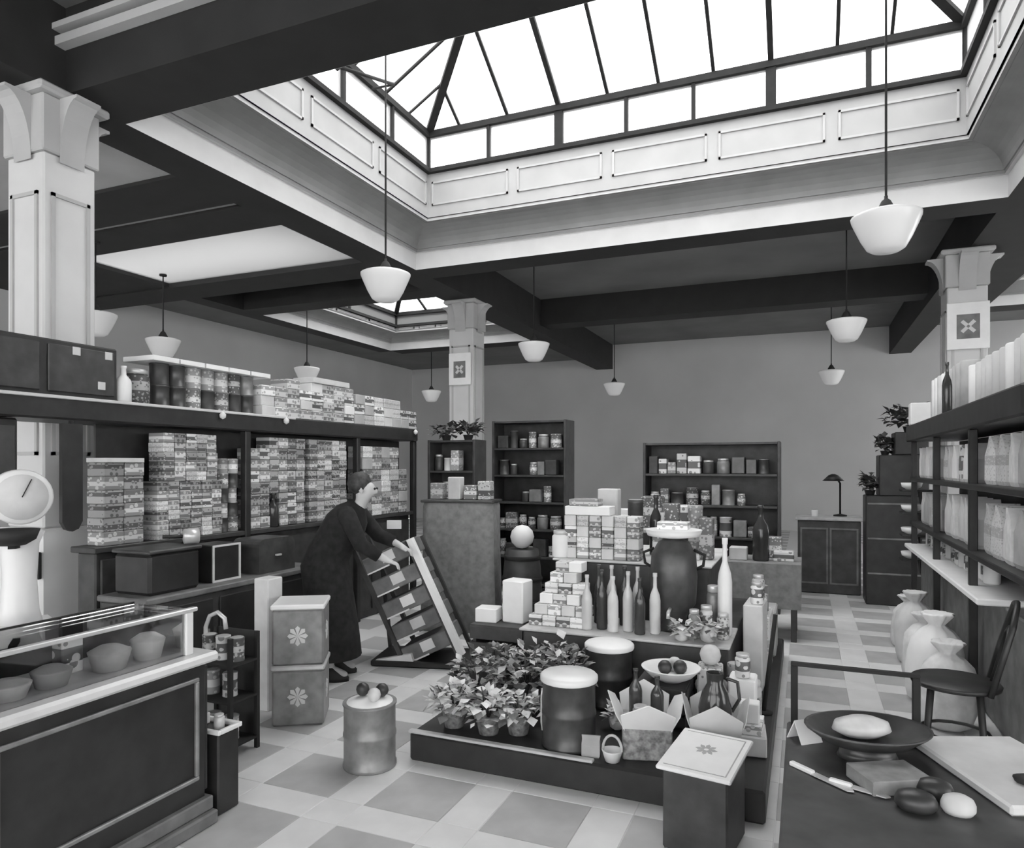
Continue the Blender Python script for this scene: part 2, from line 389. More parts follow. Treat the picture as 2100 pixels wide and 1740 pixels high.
# pale moulding rails along the beams
for k, (p0, p1) in enumerate([((-4.77, 3.28), (1.82, 3.28))]):
    mo = MB(); x0, y0 = p0; x1, _ = p1
    mo.box(x0, y0-.03, 4.5, x1, y0+.045, 4.56).box(x0, y0-.05, 4.6, x1, y0+.045, 4.64)
    struct(mo.build('trim_%d' % (31+k), 'plaster_grey'), 'stepped plaster moulding along a beam')
# ceiling panels
def ceil(name, x0, y0, x1, y1, z, m): return struct(MB().box(x0, y0, z, x1, y1, z+.1).build(name, m), 'ceiling panel between beams')
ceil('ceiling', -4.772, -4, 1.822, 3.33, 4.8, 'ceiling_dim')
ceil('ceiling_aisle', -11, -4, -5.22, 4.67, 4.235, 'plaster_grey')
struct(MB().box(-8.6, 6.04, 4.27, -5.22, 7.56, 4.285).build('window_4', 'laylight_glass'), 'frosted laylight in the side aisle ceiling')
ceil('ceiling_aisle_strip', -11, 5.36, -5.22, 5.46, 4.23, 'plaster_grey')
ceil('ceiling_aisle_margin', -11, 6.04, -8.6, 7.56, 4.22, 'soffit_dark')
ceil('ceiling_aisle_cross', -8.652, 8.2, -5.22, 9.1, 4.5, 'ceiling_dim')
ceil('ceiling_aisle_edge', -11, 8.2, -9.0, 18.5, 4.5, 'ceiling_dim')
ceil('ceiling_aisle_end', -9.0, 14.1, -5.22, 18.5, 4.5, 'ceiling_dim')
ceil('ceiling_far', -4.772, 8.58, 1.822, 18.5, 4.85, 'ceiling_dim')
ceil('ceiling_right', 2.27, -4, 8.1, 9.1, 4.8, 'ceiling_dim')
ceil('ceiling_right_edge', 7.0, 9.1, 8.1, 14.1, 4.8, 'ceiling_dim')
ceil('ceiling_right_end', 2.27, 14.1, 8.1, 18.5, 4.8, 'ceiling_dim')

# ---- columns
def column(name, x, y, s, label, top=4.2, plate=None, dado=1.17, dado_w=.06):
    t = thing(name, label, 'column', (x, y, 0))
    h = s/2
    MB().cbox(-h, -h, dado, h, h, top-.45, .012).build('shaft', 'column_paint', t)
    d = h+dado_w
    MB().cbox(-d, -d, 0, d, d, dado, .02).build('dado', 'white_enamel', t)
    # raised panel frames
    for sgn in (-1, 1):
        for ax in 'xy':
            p = MB(); z0, z1 = dado+.5, top-.72; a = h-.05
            for q in ((-a, z0, a, z0+.025), (-a, z1-.025, a, z1), (-a, z0, -a+.025, z1), (a-.025, z0, a, z1)):
                e0, e1 = sorted((sgn*h, sgn*(h+.014)))
                if ax == 'y': p.box(q[0], e0, q[1], q[2], e1, q[3])
                else: p.box(e0, q[0], q[1], e1, q[2], q[3])
            p.build('panel_moulding', 'plaster_grey', t)
    # capital: neck, scrolled brackets, abacus
    MB().cbox(-h-.02, -h-.02, top-.45, h+.02, h+.02, top-.06, .01).cbox(-h-.07, -h-.07, top-.06, h+.07, h+.07, top, .015).build('capital', 'plaster_grey', t)
    for k in range(4):
        M = Matrix.Rotation(k*math.pi/2, 4, 'Z'); pr = []
        for q in range(9):
            a = math.pi/2*q/8; pr.append((h+.02+.17*(1-math.cos(a)), top-.50+.42*math.sin(a)))
        pr += [(h+.19, top-.06), (h+.02, top-.06)]
        MB().prism([(px, pz) for px, pz in pr], 'y', -.09, .09, M).build('bracket', 'plaster_grey', t)
    return t
column('column', -4.97, 3.37, .38, 'pale panelled column beside the dark left cupboard, with a dark switch plate', 4.2)
c2 = column('column', -4.98, 10.07, .42, 'pale far column standing beyond the shelves, below the small roof lantern', 4.2)
c3 = column('column', 1.80, 10.07, .42, 'pale column rising behind the right shelving', 4.2)
def wall_plate(x, y, z, w_, h_, label):
    t = thing('emblem_plaque', label, 'plaque', (x, y, z))
    MB().cbox(-w_/2, -.03, 0, w_/2, 0, h_, .006).build('board', 'paper_white', t)
    MB().box(-w_*.27, -.034, h_*.22, w_*.27, -.03, h_*.74).build('dark_field', 'wood_mid', t)
    p = MB()
    for a in range(4):
        M = Matrix.Translation((0, -.036, h_*.48)) @ Matrix.Rotation(a*math.pi/2+.78, 4, 'Y')
        p.box(-.02, -.002, .015, .02, .002, w_*.21, M)
    p.build('emblem', 'paper_pale', t)
wall_plate(-4.98, 9.84, 2.86, .38, .50, 'white plaque with a dark square emblem on the far column')
wall_plate(1.80, 9.84, 2.99, .44, .56, 'white plaque with a dark square emblem on the right column')
sw = MB().cbox(-4.80, 3.09, .84, -4.70, 3.118, 1.02, .005); tag(sw.build('switch_plate', 'rubber'), 'small dark switch plate on the white column dado', 'switch')

# ---- pendant lamps on a grid
def pendant():
    t = thing('pendant_lamp', 'x', 'lamp', (0, 0, 0))
    MB().lathe([(0, .0), (.09, .008), (.125, .03), (.165, .10), (.205, .19), (.226, .24), (.228, .258), (.20, .27), (.10, .285), (.055, .295)], 24).build('bowl', 'opal_glass', t)
    MB().lathe([(.058, .29), (.06, .31), (.045, .335), (.03, .365), (.012, .38), (.012, .40)], 14).build('gallery', 'iron', t)
    return t
pl = pendant()
LP = [(.53, 5.58, 'large opal bowl pendant lamp nearest the camera, hanging at right', 6.35), (-3.55, 5.5, 'opal bowl pendant lamp hanging under the left side of the roof lantern', 5.75),
      (.47, 9.44, 'opal pendant lamp left of the right column, the higher of two', 4.85), (.46, 14.37, 'opal pendant lamp low beside the right column, the smaller of two', 4.85),
      (-3.78, 14.78, 'smallest opal pendant lamp hanging before the far grey wall', 4.85), (-3.61, 9.48, 'opal pendant lamp right of the far column', 4.85),
      (-8.28, 7.18, 'opal pendant lamp above the left shelf top, nearest of the side aisle lamps', 4.28), (-8.31, 10.29, 'opal pendant lamp in the side aisle above the middle of the shelf', 4.9),
      (-8.15, 14.59, 'farthest side aisle pendant lamp, left of the far column', 4.5), (-7.6, 5.66, 'opal pendant lamp half hidden behind the near left column', 4.21)]
PLS = [pl] + [copy_tree(pl) for _ in LP[1:]]
for o, (x, y, lab, top) in zip(PLS, LP):
    o.location = (x, y, 3.1); o['label'] = lab; o['group'] = 'opal pendant lamps'
    rod = MB().tube([(0, 0, .38), (0, 0, top-3.1)], .009, 6); rod.lathe([(.05, top-3.13), (.05, top-3.1)], 10)
    rod.build('rod', 'iron', o)

# ================================================================== GOODS
GM = {}
def mesh_of(kind, mt, *dim):
    key = (kind, mt) + dim
    if key in GM: return GM[key]
    b = MB(); b.mat(mt)
    if kind == 'packet':
        a, d, h = dim; b.cbox(-a/2, -d/2, 0, a/2, d/2, h, min(a, d, h)*.06)
    elif kind == 'tin':
        r, h = dim; b.lathe([(r*1.03, 0), (r*1.03, h*.04), (r, h*.05), (r, h*.93), (r*1.03, h*.94), (r*1.03, h)], 14)
        b.mat('tin_bright').lathe([(r*.9, h-.002), (r*.9, h+.002)], 14)
    elif kind == 'bottle':
        r, h = dim; b.lathe([(r*.9, 0), (r, .02*h), (r, .55*h), (r*.85, .64*h), (r*.36, .76*h), (r*.32, .93*h), (r*.4, .94*h), (r*.4, h)], 12)
    elif kind == 'jar':
        r, h = dim; b.lathe([(r*.92, 0), (r, .05*h), (r, .78*h), (r*.8, .86*h)], 12)
        b.mat('tin_bright').lathe([(r*.86, .86*h), (r*.86, h*.99), (r*.8, h)], 12)
    elif kind == 'bag':
        a, d, h = dim; vs = []
        for z, sx, sy, k in ((0, .9, .9, 0), (.08, 1, 1, 0), (.6, 1, .95, .01), (.8, .95, .6, .01), (1, 1, .12, 0)):
            for px, py in ((-1,-1),(0,-1.08),(1,-1),(1.06,0),(1,1),(0,1.08),(-1,1),(-1.06,0)): vs.append((px*a/2*sx, py*d/2*sy, z*h))
        fs = [(7,6,5,4,3,2,1,0), tuple(range(32, 40))]
        for i in range(4):
            for q in range(8): fs.append((i*8+q, i*8+(q+1) % 8, i*8+8+(q+1) % 8, i*8+8+q))
        b.add(vs, fs, False)
    elif kind == 'sack':
        a, d, h = dim; b0 = len(b.v); b.lathe([(.40, 0), (.50, .04*h), (.54, .15*h), (.55, .35*h), (.52, .55*h), (.45, .70*h), (.30, .80*h), (.17, .85*h), (.15, .87*h), (.22, .92*h), (.30, .98*h), (.27, h), (.1, .94*h), (0, .93*h)], 28, sx=a, sy=d)
        for q in range(b0, len(b.v)):
            x_, y_, z_ = b.v[q]; an = math.atan2(y_, x_); tz = z_/h
            f_ = 1 + (.03+.09*max(0, tz-.55)/.45)*math.sin(9*an+3*tz) + .05*math.sin(3*an+5*tz+a*40)
            b.v[q] = (x_*f_+.06*a*tz, y_*f_, z_)
    elif kind == 'ball':
        r, = dim; b.lathe([(0, 0), (r*.5, .13*r), (r*.87, .5*r), (r, r), (r*.87, 1.5*r), (r*.5, 1.87*r), (0, 2*r)], 14)
    elif kind == 'roll':
        r, h = dim; b.lathe([(r*.9, 0), (r, .01), (r, h-.01), (r*.9, h), (r*.35, h), (r*.35, h-.02), (0, h-.02)], 14)
    elif kind == 'loaf':
        r, h = dim; b.lathe([(r*.8, 0), (r, .25*h), (r, .5*h), (r*.85, .8*h), (r*.5, .96*h), (0, h)], 16, sx=1.25)
    elif kind == 'pie':
        r, h = dim; b.lathe([(r*.75, 0), (r, .7*h), (r*1.02, .75*h), (r*.9, .8*h), (r*.5, .97*h), (0, h)], 16)
    me = bpy.data.meshes.new(kind); me.from_pydata(b.v, [], b.f)
    for nm in b.mats: me.materials.append(MATS[nm])
    me.polygons.foreach_set('material_index', b.m); me.polygons.foreach_set('use_smooth', b.sm); me.update()
    GM[key] = me; return me
NAMES = dict(packet='packet', tin='food_tin', bottle='bottle', jar='jar', bag='paper_bag', sack='flour_sack', ball='round_cheese', roll='paper_roll', pie='pie')
def put(kind, mt, dim, loc, label, cat, group=None, rz=0, name=None):
    o = link(name or NAMES[kind], mesh_of(kind, mt, *dim), None, loc, rz)
    return tag(o, label, cat, group)
ORD = ['first', 'second', 'third', 'fourth', 'fifth', 'sixth', 'seventh', 'eighth', 'ninth', 'tenth', 'eleventh', 'twelfth', 'thirteenth', 'fourteenth']
def place_words(i, n, k, nz):
    a = 'bottom row' if k == 0 else ('top row' if k == nz-1 else ORD[k] + ' row up')
    b = 'leftmost' if i == 0 else ('rightmost' if i == n-1 else ORD[i] + ' from left')
    return ', ' + (b if nz == 1 else a + ', ' + b)
def wall_of(kind, mats, dim, x, y0, ny, nz, z0, label, cat, group, gap=.004, taper=0, jit=.008, skip=None, depth=1):
    """rows of goods facing +X, running along Y and piled upwards"""
    wy = (dim[1] if kind in ('packet', 'bag') else dim[0]*2.08) + gap
    hz = dim[2] if len(dim) == 3 else dim[1]
    for k in range(nz):
        n = ny - int(taper*k); off = (ny-n)*wy/2
        for i in range(n):
            if skip and skip(i, k): continue
            put(kind, random.choice(mats), dim, (x+random.uniform(-jit, jit), y0+off+wy*(i+.5), z0+k*(hz+.0015)), label + place_words(i, n, k, nz), cat, group, rz=random.uniform(-.05, .05))

# ================================================================== LEFT COUNTER (near)
t = thing('shop_counter', 'long black panelled counter with glass display front at lower left', 'counter', (-2.46, 0, 0))
MB().cbox(-.62, -1.0, .10, -.02, 2.38, .72, .01).build('body', 'wood_black', t)
MB().cbox(-.60, -1.0, 0, .035, 2.40, .06, .008).cbox(-.60, -1.0, .06, .01, 2.395, .12, .006).build('plinth', 'wood_mid', t)
MB().cbox(-.66, -1.0, .72, .02, 2.42, .765, .012).build('counter_top', 'marble', t)
for a, b in ((-.9, .55), (.62, 1.42), (1.48, 2.33)):
    p = MB()
    for q in ((a, .21, b, .228), (a, .645, b, .663), (a, .228, a+.018, .645), (b-.018, .228, b, .645)): p.cbox(-.022, q[0], q[1], -.004, q[2], q[3], .004)
    p.build('panel_moulding', 'tin_mid', t)
p = MB().cbox(-.60, 2.38, .14, -.03, 2.40, .70, .005); p.build('end_panel', 'wood_black', t)
# glass case on the counter
gz0, gz1 = .765, .965
MB().box(-.055, -.98, gz0, -.047, 2.32, gz1-.012).build('front_pane', 'counter_glass', t)
MB().box(-.055, 2.312, gz0, -.40, 2.32, gz1-.012).build('end_pane', 'counter_glass', t)
MB().cbox(-.42, -1.0, gz1-.012, -.036, 2.34, gz1-.004, .003).build('top_pane', 'counter_glass', t)
MB().cbox(-.06, -1.0, gz1-.012, -.03, 2.345, gz1+.006, .004).build('front_rail', 'tin_bright', t)
MB().cbox(-.065, 2.285, gz0, -.035, 2.325, gz1-.012, .004).build('corner_post', 'white_enamel', t)
MB().box(-.43, -1.0, gz0, -.42, 2.34, gz1).build('back_board', 'wood_black', t)
for k, (y, r, h, mt, lab, kd) in enumerate([(1.62, .075, .07, 'fruit_pale', 'pale pie in the glass counter, nearest the frame edge', 'pie'), (1.78, .07, .08, 'paper_grey', 'grey raised pie second along the glass counter', 'pie'),
        (2.02, .08, .1, 'fruit_pale', 'tall pale pie in the middle of the glass counter', 'pie'), (2.2, .07, .11, 'paper_white', 'white topped pie near the end of the glass counter', 'pie')]):
    put('pie', mt, (r, h), (-2.63, y, .7655), lab, 'pie', 'pies in the glass counter')
put('packet', 'print_0', (.06, .09, .15), (-2.74, 1.92, .7655), 'upright printed card standing behind the pies in the glass counter', 'card', name='price_card')

# low crate at the counter end
t = thing('crate', 'low black crate with a pale rim at the counter end', 'crate', (-2.64, 2.58, 0))
MB().cbox(-.20, -.15, 0, .18, -.02, .37, .008).build('box', 'wood_black', t)
p = MB()
for q in ((-.21, -.157, .19, -.14), (-.21, -.03, .19, -.01), (-.21, -.14, -.19, -.03), (.17, -.14, .19, -.03)): p.cbox(q[0], q[1], .37, q[2], q[3], .392, .004)
p.build('rim', 'white_enamel', t)
put('jar', 'bottle_pale', (.025, .07), (-2.52, 2.495, .371), 'small pale jar standing in the crate rim at the counter end', 'jar')
put('packet', 'paper_white', (.16, .09, .05), (-2.70, 2.495, .371), 'flat white packet lying on the black crate', 'packet')

# dark rack with tins behind the crate
t = thing('tin_rack', 'tall narrow black wire rack with a hooked top between counter and biscuit tins', 'rack', (-3.02, 3.02, 0))
for x in (-.15, .15):
    for y in (-.1, .1): MB().bar((x, y, 0), (x, y, .66), .022, .022).build('upright', 'iron', t)
for z in (.06, .30, .50): MB().box(-.16, -.11, z, .16, .11, z+.012).build('shelf', 'iron', t)
MB().box(-.16, .1, .06, .16, .108, .66).build('back', 'wood_black', t)
MB().tube([(-.13, 0, .51), (-.13, 0, .68), (-.10, 0, .745), (-.04, 0, .77), (.01, 0, .74), (.02, 0, .68)], .012, 8).build('hook', 'tin_bright', t)
for k, (dx, z) in enumerate([(-.1, .512), (0, .512), (.1, .512), (-.08, .312), (.05, .312), (-.07, .072), (.06, .072)]):
    put('tin', random.choice(['print_0', 'print_5', 'print_3']), (.04, .13), (-3.02+dx, 3.02, z), 'small printed tin on the narrow black rack, ' + ['top shelf left', 'top shelf middle', 'top shelf right', 'middle shelf left', 'middle shelf right', 'bottom shelf left', 'bottom shelf right'][k], 'tin', 'tins on the narrow black rack')
# biscuit tins, two big square ones piled
def biscuit_tin(z, lab, top):
    t = thing('biscuit_tin', lab, 'tin', (-2.95, 3.60, z), R(31), 'two piled square biscuit tins')
    MB().cbox(-.155, -.155, 0, .155, .155, .34, .012).build('body', 'tin_mid', t)
    MB().cbox(-.162, -.162, .34, .162, .162, .372, .008).build('lid', 'white_enamel' if top else 'tin_bright', t)
    for M in (Matrix.Identity(4), Matrix.Rotation(R(90), 4, 'Z')):
        p = MB(); 
        for k in range(8):
            a = k*math.pi/4
            p.prism([(0, .18), (.05*math.cos(a-.3), .18+.05*math.sin(a-.3)), (.062*math.cos(a), .18+.062*math.sin(a)), (.05*math.cos(a+.3), .18+.05*math.sin(a+.3))], 'y', -.1585, -.1552, M)
        p.build('label', 'paper_pale', t)
biscuit_tin(0, 'square grey biscuit tin standing on the floor, lower of two', False)
biscuit_tin(.373, 'square grey biscuit tin with a white lid, upper of two', True)
put('packet', 'paper_pale', (.12, .14, .86), (-3.27, 3.66, 0), 'tall pale carton standing behind the biscuit tins', 'carton', name='tall_carton')

# ================================================================== LEFT SHELVING
sx0, sx1 = -4.62, -4.20
t = thing('tall_shelving', 'long dark shelving with a heavy top beam along the left side', 'shelving', (0, 0, 0))
MB().cbox(sx0, 1.2, 1.88, sx1+.03, 7.15, 2.02, .012).build('top_beam', 'wood_black', t)
MB().cbox(sx1+.03, 1.2, 2.005, sx1+.045, 5.0, 2.025, .004).build('edge_strip', 'paper_pale', t)
MB().cbox(-4.43, 3.12, 1.03, sx1, 7.15, 1.07, .006).build('deck', 'wood_dark', t)
MB().box(-4.45, 3.30, 1.03, -4.43, 7.15, 1.88).build('back_board', 'wood_black', t)
for y, lab in ((4.46, 0), (6.0, 0), (7.12, 0), (1.3, 0)): MB().cbox(sx1-.05, y-.03, 0, sx1+.01, y+.03, 1.88, .006).build('post', 'wood_black', t)
MB().cbox(-4.43, 3.17, 0, sx1-.06, 7.09, 1.028, .01).build('base_cupboard', 'wood_dark', t)
for k in range(5):
    y = 3.2+k*.78; d_ = MB().cbox(sx1-.06, y, .08, sx1-.04, y+.74, .98, .005).build('door', 'wood_dark', t)
    MB().lathe([(0, 0), (.016, .006), (.012, .018), (0, .02)], 10, M=Matrix.Translation((sx1-.04, y+.68, .6)) @ Matrix.Rotation(R(90), 4, 'Y')).build('knob', 'tin_bright', d_)
for y in (4.14, 4.86, 7.05): MB().lathe([(0, -.03), (.022, -.015), (.025, .01), (0, .035)], 10, (sx1+.055, y, 1.985)).build('lamp_bulb', 'white_enamel', t)
# hanging dark board at near post
t = thing('hanging_board', 'dark narrow board with a rounded foot hanging before the near column', 'board', (-4.15, 2.93, 1.195))
MB().prism([(-.065, .06), (-.04, .015), (0, 0), (.04, .015), (.065, .06), (.065, .66), (-.065, .66)], 'x', -.015, .015).build('plank', 'wood_black', t)
MB().bar((0, 0, .66), (0, 0, .68), .02, .02).build('hanger', 'iron', t)
t = thing('hanging_cupboard', 'dark cupboard door hanging at the extreme left under the beam', 'cupboard', (-4.25, 2.56, 1.395))
MB().cbox(-.1, -.14, 0, .03, .10, .48, .01).build('case', 'wood_black', t)
MB().cbox(.03, -.12, .04, .04, .08, .44, .006).build('door', 'wood_dark', t)
# goods in the bays, left to right
wall_of('packet', BAY, (.16, .15, .09), -4.3, 3.20, 2, 6, 1.071, 'printed packet in the short stack beside hanging board', 'packet', 'short stack in the first bay', taper=.0)
put('packet', 'paper_pale', (.2, .28, .03), (-4.3, 3.35, 1.62), 'flat pale board lying on the short packet stack', 'board', name='flat_board')
wall_of('packet', BAY+['print_0', 'print_7', 'print_2'], (.15, .095, .068), -4.28, 3.60, 6, 11, 1.071, 'small pale packet in the tall tapering pyramid', 'packet', 'tall pyramid of pale packets', taper=.19)
wall_of('tin', ['print_4', 'print_3', 'print_6', 'tin_dark'], (.045, .115), -4.28, 4.22, 2, 5, 1.071, 'dark tin in narrow column by first post', 'tin', 'narrow tin column by the first post')
wall_of('packet', BAY+['print_3', 'print_0'], (.15, .11, .095), -4.3, 4.52, 6, 8, 1.071, 'patterned packet in the wide middle bay stack', 'packet', 'wide packet stack in the middle bay', skip=lambda i, k: (i == 2 and k < 3) or (i < 2 and k > 6))
wall_of('packet', BAY+['print_6', 'print_7'], (.15, .11, .095), -4.3, 5.27, 5, 8, 1.071, 'printed packet beside the second shelf post', 'packet', 'packet stack left of the second post')
put('bottle', 'bottle_dark', (.05, .29), (-4.24, 4.80, 1.071), 'black bottle standing in a gap of the middle packet stack', 'bottle')
wall_of('packet', ['paper_grey', 'print_11', 'print_8', 'print_7'], (.2, .17, .12), -4.30, 6.08, 5, 6, 1.071, 'larger carton in the far left bay', 'carton', 'cartons in the far bay', skip=lambda i, k: i == 4 and k > 3)
# goods above the beam
t = thing('top_cabinet', 'low black cabinet on top of the left shelving', 'cabinet', (-4.42, 0, 2.021))
MB().cbox(-.2, 1.3, 0, .2, 3.30, .35, .01).build('case', 'wood_black', t)
for k in range(4):
    y = 1.36+k*.49; MB().cbox(.2, y, .03, .212, y+.44, .32, .006).build('door', 'wood_dark', t)
for k, (y, z) in enumerate(((2.98, .3), (3.15, .1), (3.2, .3))): MB().box(.212, y, z-.03, .216, y+.05, z+.02).build('ticket', 'paper_pale', t)
put('bottle', 'paper_white', (.05, .25), (-4.24, 3.36, 2.021), 'white bottle on the shelf top beside the black cabinet', 'bottle')
put('jar', 'print_5', (.09, .25), (-4.32, 3.52, 2.021), 'big dark jar on the shelf top right of the white bottle', 'jar')
wall_of('tin', DARK+['print_3'], (.065, .155), -4.30, 3.63, 7, 2, 2.021, 'dark tin in the pile on shelf top', 'tin', 'dark tins on the shelf top')
for k in range(5): put('packet', 'paper_white', (.30, .22, .035), (-4.33, 3.36+.115+k*.235+.18, 2.021+.316), 'flat white box laid along the dark tins' + place_words(k, 5, 0, 1), 'box', 'flat white boxes on the dark tins', name='flat_box')
wall_of('packet', ['print_0', 'print_2', 'paper_pale', 'print_1', 'paper_white'], (.2, .16, .085), -4.30, 4.62, 8, 4, 2.021, 'pale packet on shelf top above middle bay', 'packet', 'pale packets on the shelf top', taper=0, skip=lambda i, k: (k == 3 and i in (0, 1, 3)) )
put('packet', 'paper_pale', (.24, .55, .05), (-4.3, 5.55, 2.021+.347), 'long pale carton lying on top of the heaped pale packets', 'carton', name='long_carton')
wall_of('packet', ['paper_pale', 'print_0', 'paper_grey', 'print_7'], (.2, .17, .10), -4.30, 5.95, 7, 3, 2.021, 'packet at far end of left shelf top', 'packet', 'packets at the far end of the shelf top', skip=lambda i, k: k == 2 and i > 4)

# items standing on the ledge before the cupboards
t = thing('back_counter', 'low dark work counter behind the glass counter', 'counter', (0, 0, 0))
MB().cbox(-4.12, 3.1, .06, -3.72, 4.75, .74, .01).build('body', 'wood_dark', t)
MB().cbox(-4.13, 3.08, .74, -3.69, 4.78, .78, .008).build('top', 'wood_mid', t)
for k in range(3):
    d_ = MB().cbox(-3.72, 3.14+k*.54, .10, -3.705, 3.62+k*.54, .70, .006).build('door', 'wood_black', t)
    MB().box(-3.705, 3.55+k*.54, .4, -3.695, 3.58+k*.54, .5).build('handle', 'tin_mid', d_)
t = thing('dark_bin', 'large dark storage bin on the work counter nearest the column', 'bin', (-3.92, 3.36, .781))
MB().cbox(-.16, -.2, 0, .16, .2, .26, .02).build('body', 'wood_black', t); MB().cbox(-.17, -.21, .26, .17, .21, .285, .008).build('lid', 'wood_dark', t)
t = thing('framed_box', 'small dark glass-fronted box with pale edges on the work counter', 'box', (-3.90, 3.83, .781))
MB().cbox(-.12, -.13, 0, .10, .13, .26, .006).build('case', 'wood_black', t)
p = MB()
for q in ((-.13, 0, .13, .014), (-.13, .246, .13, .26), (-.13, .014, -.116, .246), (.116, .014, .13, .246)): p.box(.10, q[0], q[1], .108, q[2], q[3])
p.build('edge_frame', 'paper_pale', t)
t = thing('bread_bin', 'rounded dark bread bin on the work counter below the first shelf post', 'bin', (-3.90, 4.32, .781))
pr = [(-.2, 0), (.2, 0), (.2, .2)] + [(.2-.06*(1-math.cos(a*math.pi/8)), .2+.06*math.sin(a*math.pi/8)) for a in range(1, 5)] + [(-.2+.06*(1-math.cos(a*math.pi/8)), .2+.06*math.sin(a*math.pi/8)) for a in range(4, -1, -1)]
MB().prism(pr, 'x', -.13, .13).build('body', 'tin_dark', t); MB().cbox(.13, -.03, .12, .15, .03, .135, .003).build('handle', 'tin_bright', t)
t = thing('scoop', 'pale metal scoop lying on the dark bin', 'scoop', (-3.86, 3.50, 1.067), R(60))
MB().lathe([(.001, 0), (.05, .01), (.055, .10), (.05, .10), (.045, .02), (0, .012)], 12, M=Matrix.Rotation(R(90), 4, 'Y') @ Matrix.Translation((-.055, 0, 0))).build('bowl', 'tin_bright', t)
MB().tube([(0, 0, .055), (-.12, 0, .06)], .012, 8).build('handle', 'wood_black', t)

# white scale at the left edge
t = thing('weighing_scale', 'white enamel shop scale with a dark pan and round dial at the left edge', 'scale', (-3.70, 2.34, .0), R(-25))
MB().cbox(-.17, -.2, 0, .17, .2, .70, .01).build('stand', 'wood_black', t)
MB().cbox(-.15, -.17, .70, .15, .17, .80, .03).build('base', 'white_enamel', t)
MB().lathe([(.10, .80), (.085, .86), (.075, 1.02), (.085, 1.2), (.11, 1.26)], 20).build('pillar', 'white_enamel', t)
MB().lathe([(0, 0), (.13, 0), (.14, .02), (.14, .09), (.13, .11), (0, .11)], 28, M=Matrix.Translation((-.04, 0, 1.44)) @ Matrix.Rotation(R(90), 4, 'Y')).build('dial_case', 'white_enamel', t)
MB().lathe([(0, 0), (.115, 0), (.115, .004), (0, .004)], 28, M=Matrix.Translation((.071, 0, 1.44)) @ Matrix.Rotation(R(90), 4, 'Y')).build('dial', 'paper_pale', t)
MB().bar((.078, -.0, 1.44), (.078, .04, 1.53), .012, .004).build('pointer', 'rubber', t)
MB().lathe([(0, 1.21), (.06, 1.215), (.10, 1.24), (.118, 1.29), (.11, 1.29), (.09, 1.25), (0, 1.225)], 22, (.21, -.06, 0)).build('pan', 'rubber', t)
MB().bar((.0, 0, 1.19), (.21, -.06, 1.205), .03, .02).build('arm', 'iron', t)


# ================================================================== PERSON
def loft(rings, n=16):
    """rings: (x, y, z, rx, ry, tilt) - tilt leans the ring forward about Y"""
    vs = []; fs = []
    for x, y, z, rx, ry, ti in rings:
        for k in range(n):
            a = 2*math.pi*k/n; u = rx*math.cos(a); v = ry*math.sin(a)
            vs.append((x+u*math.cos(ti), y+v, z-u*math.sin(ti)))
    for i in range(len(rings)-1):
        for k in range(n):
            k2 = (k+1) % n; fs.append((i*n+k, i*n+k2, (i+1)*n+k2, (i+1)*n+k))
    fs += [tuple(reversed(range(n))), tuple((len(rings)-1)*n+k for k in range(n))]
    return vs, fs
def skin_mesh(verts, edges, radii, name, subdiv=2, root=0):
    me = bpy.data.meshes.new(name+'_cage'); me.from_pydata(verts, edges, [])
    o = bpy.data.objects.new(name+'_cage', me); COL.objects.link(o)
    o.modifiers.new('skin', 'SKIN'); sv = me.skin_vertices[0].data
    for i, r_ in enumerate(radii):
        sv[i].radius = r_ if isinstance(r_, tuple) else (r_, r_); sv[i].use_root = (i == root)
    sd = o.modifiers.new('sub', 'SUBSURF'); sd.levels = subdiv; sd.render_levels = subdiv
    dg = bpy.context.evaluated_depsgraph_get(); ev = o.evaluated_get(dg)
    out = bpy.data.meshes.new_from_object(ev); out.name = name
    bpy.data.objects.remove(o); return out
P_ = thing('person', 'person in a long dark coat bending over the sloping rack and reaching into it', 'person', (-3.27, 4.40, 0), R(20))
V = []; Ed = []; Ra = []
def pt(p, r_, frm=None):
    V.append(p); Ra.append(r_)
    if frm is not None: Ed.append((frm, len(V)-1))
    return len(V)-1
pel = pt((-.08, 0, .84), (.13, .12)); sp1 = pt((-.01, 0, .99), (.115, .12), pel); ch = pt((.09, 0, 1.15), (.125, .14), sp1)
nk0 = pt((.155, 0, 1.27), .06, ch); nk1 = pt((.185, 0, 1.315), .047, nk0); hd0 = pt((.20, 0, 1.36), .062, nk1); hd1 = pt((.215, 0, 1.42), (.088, .075), hd0); hd2 = pt((.20, 0, 1.48), .07, hd1)
nose = pt((.312, 0, 1.395), .012, hd1)
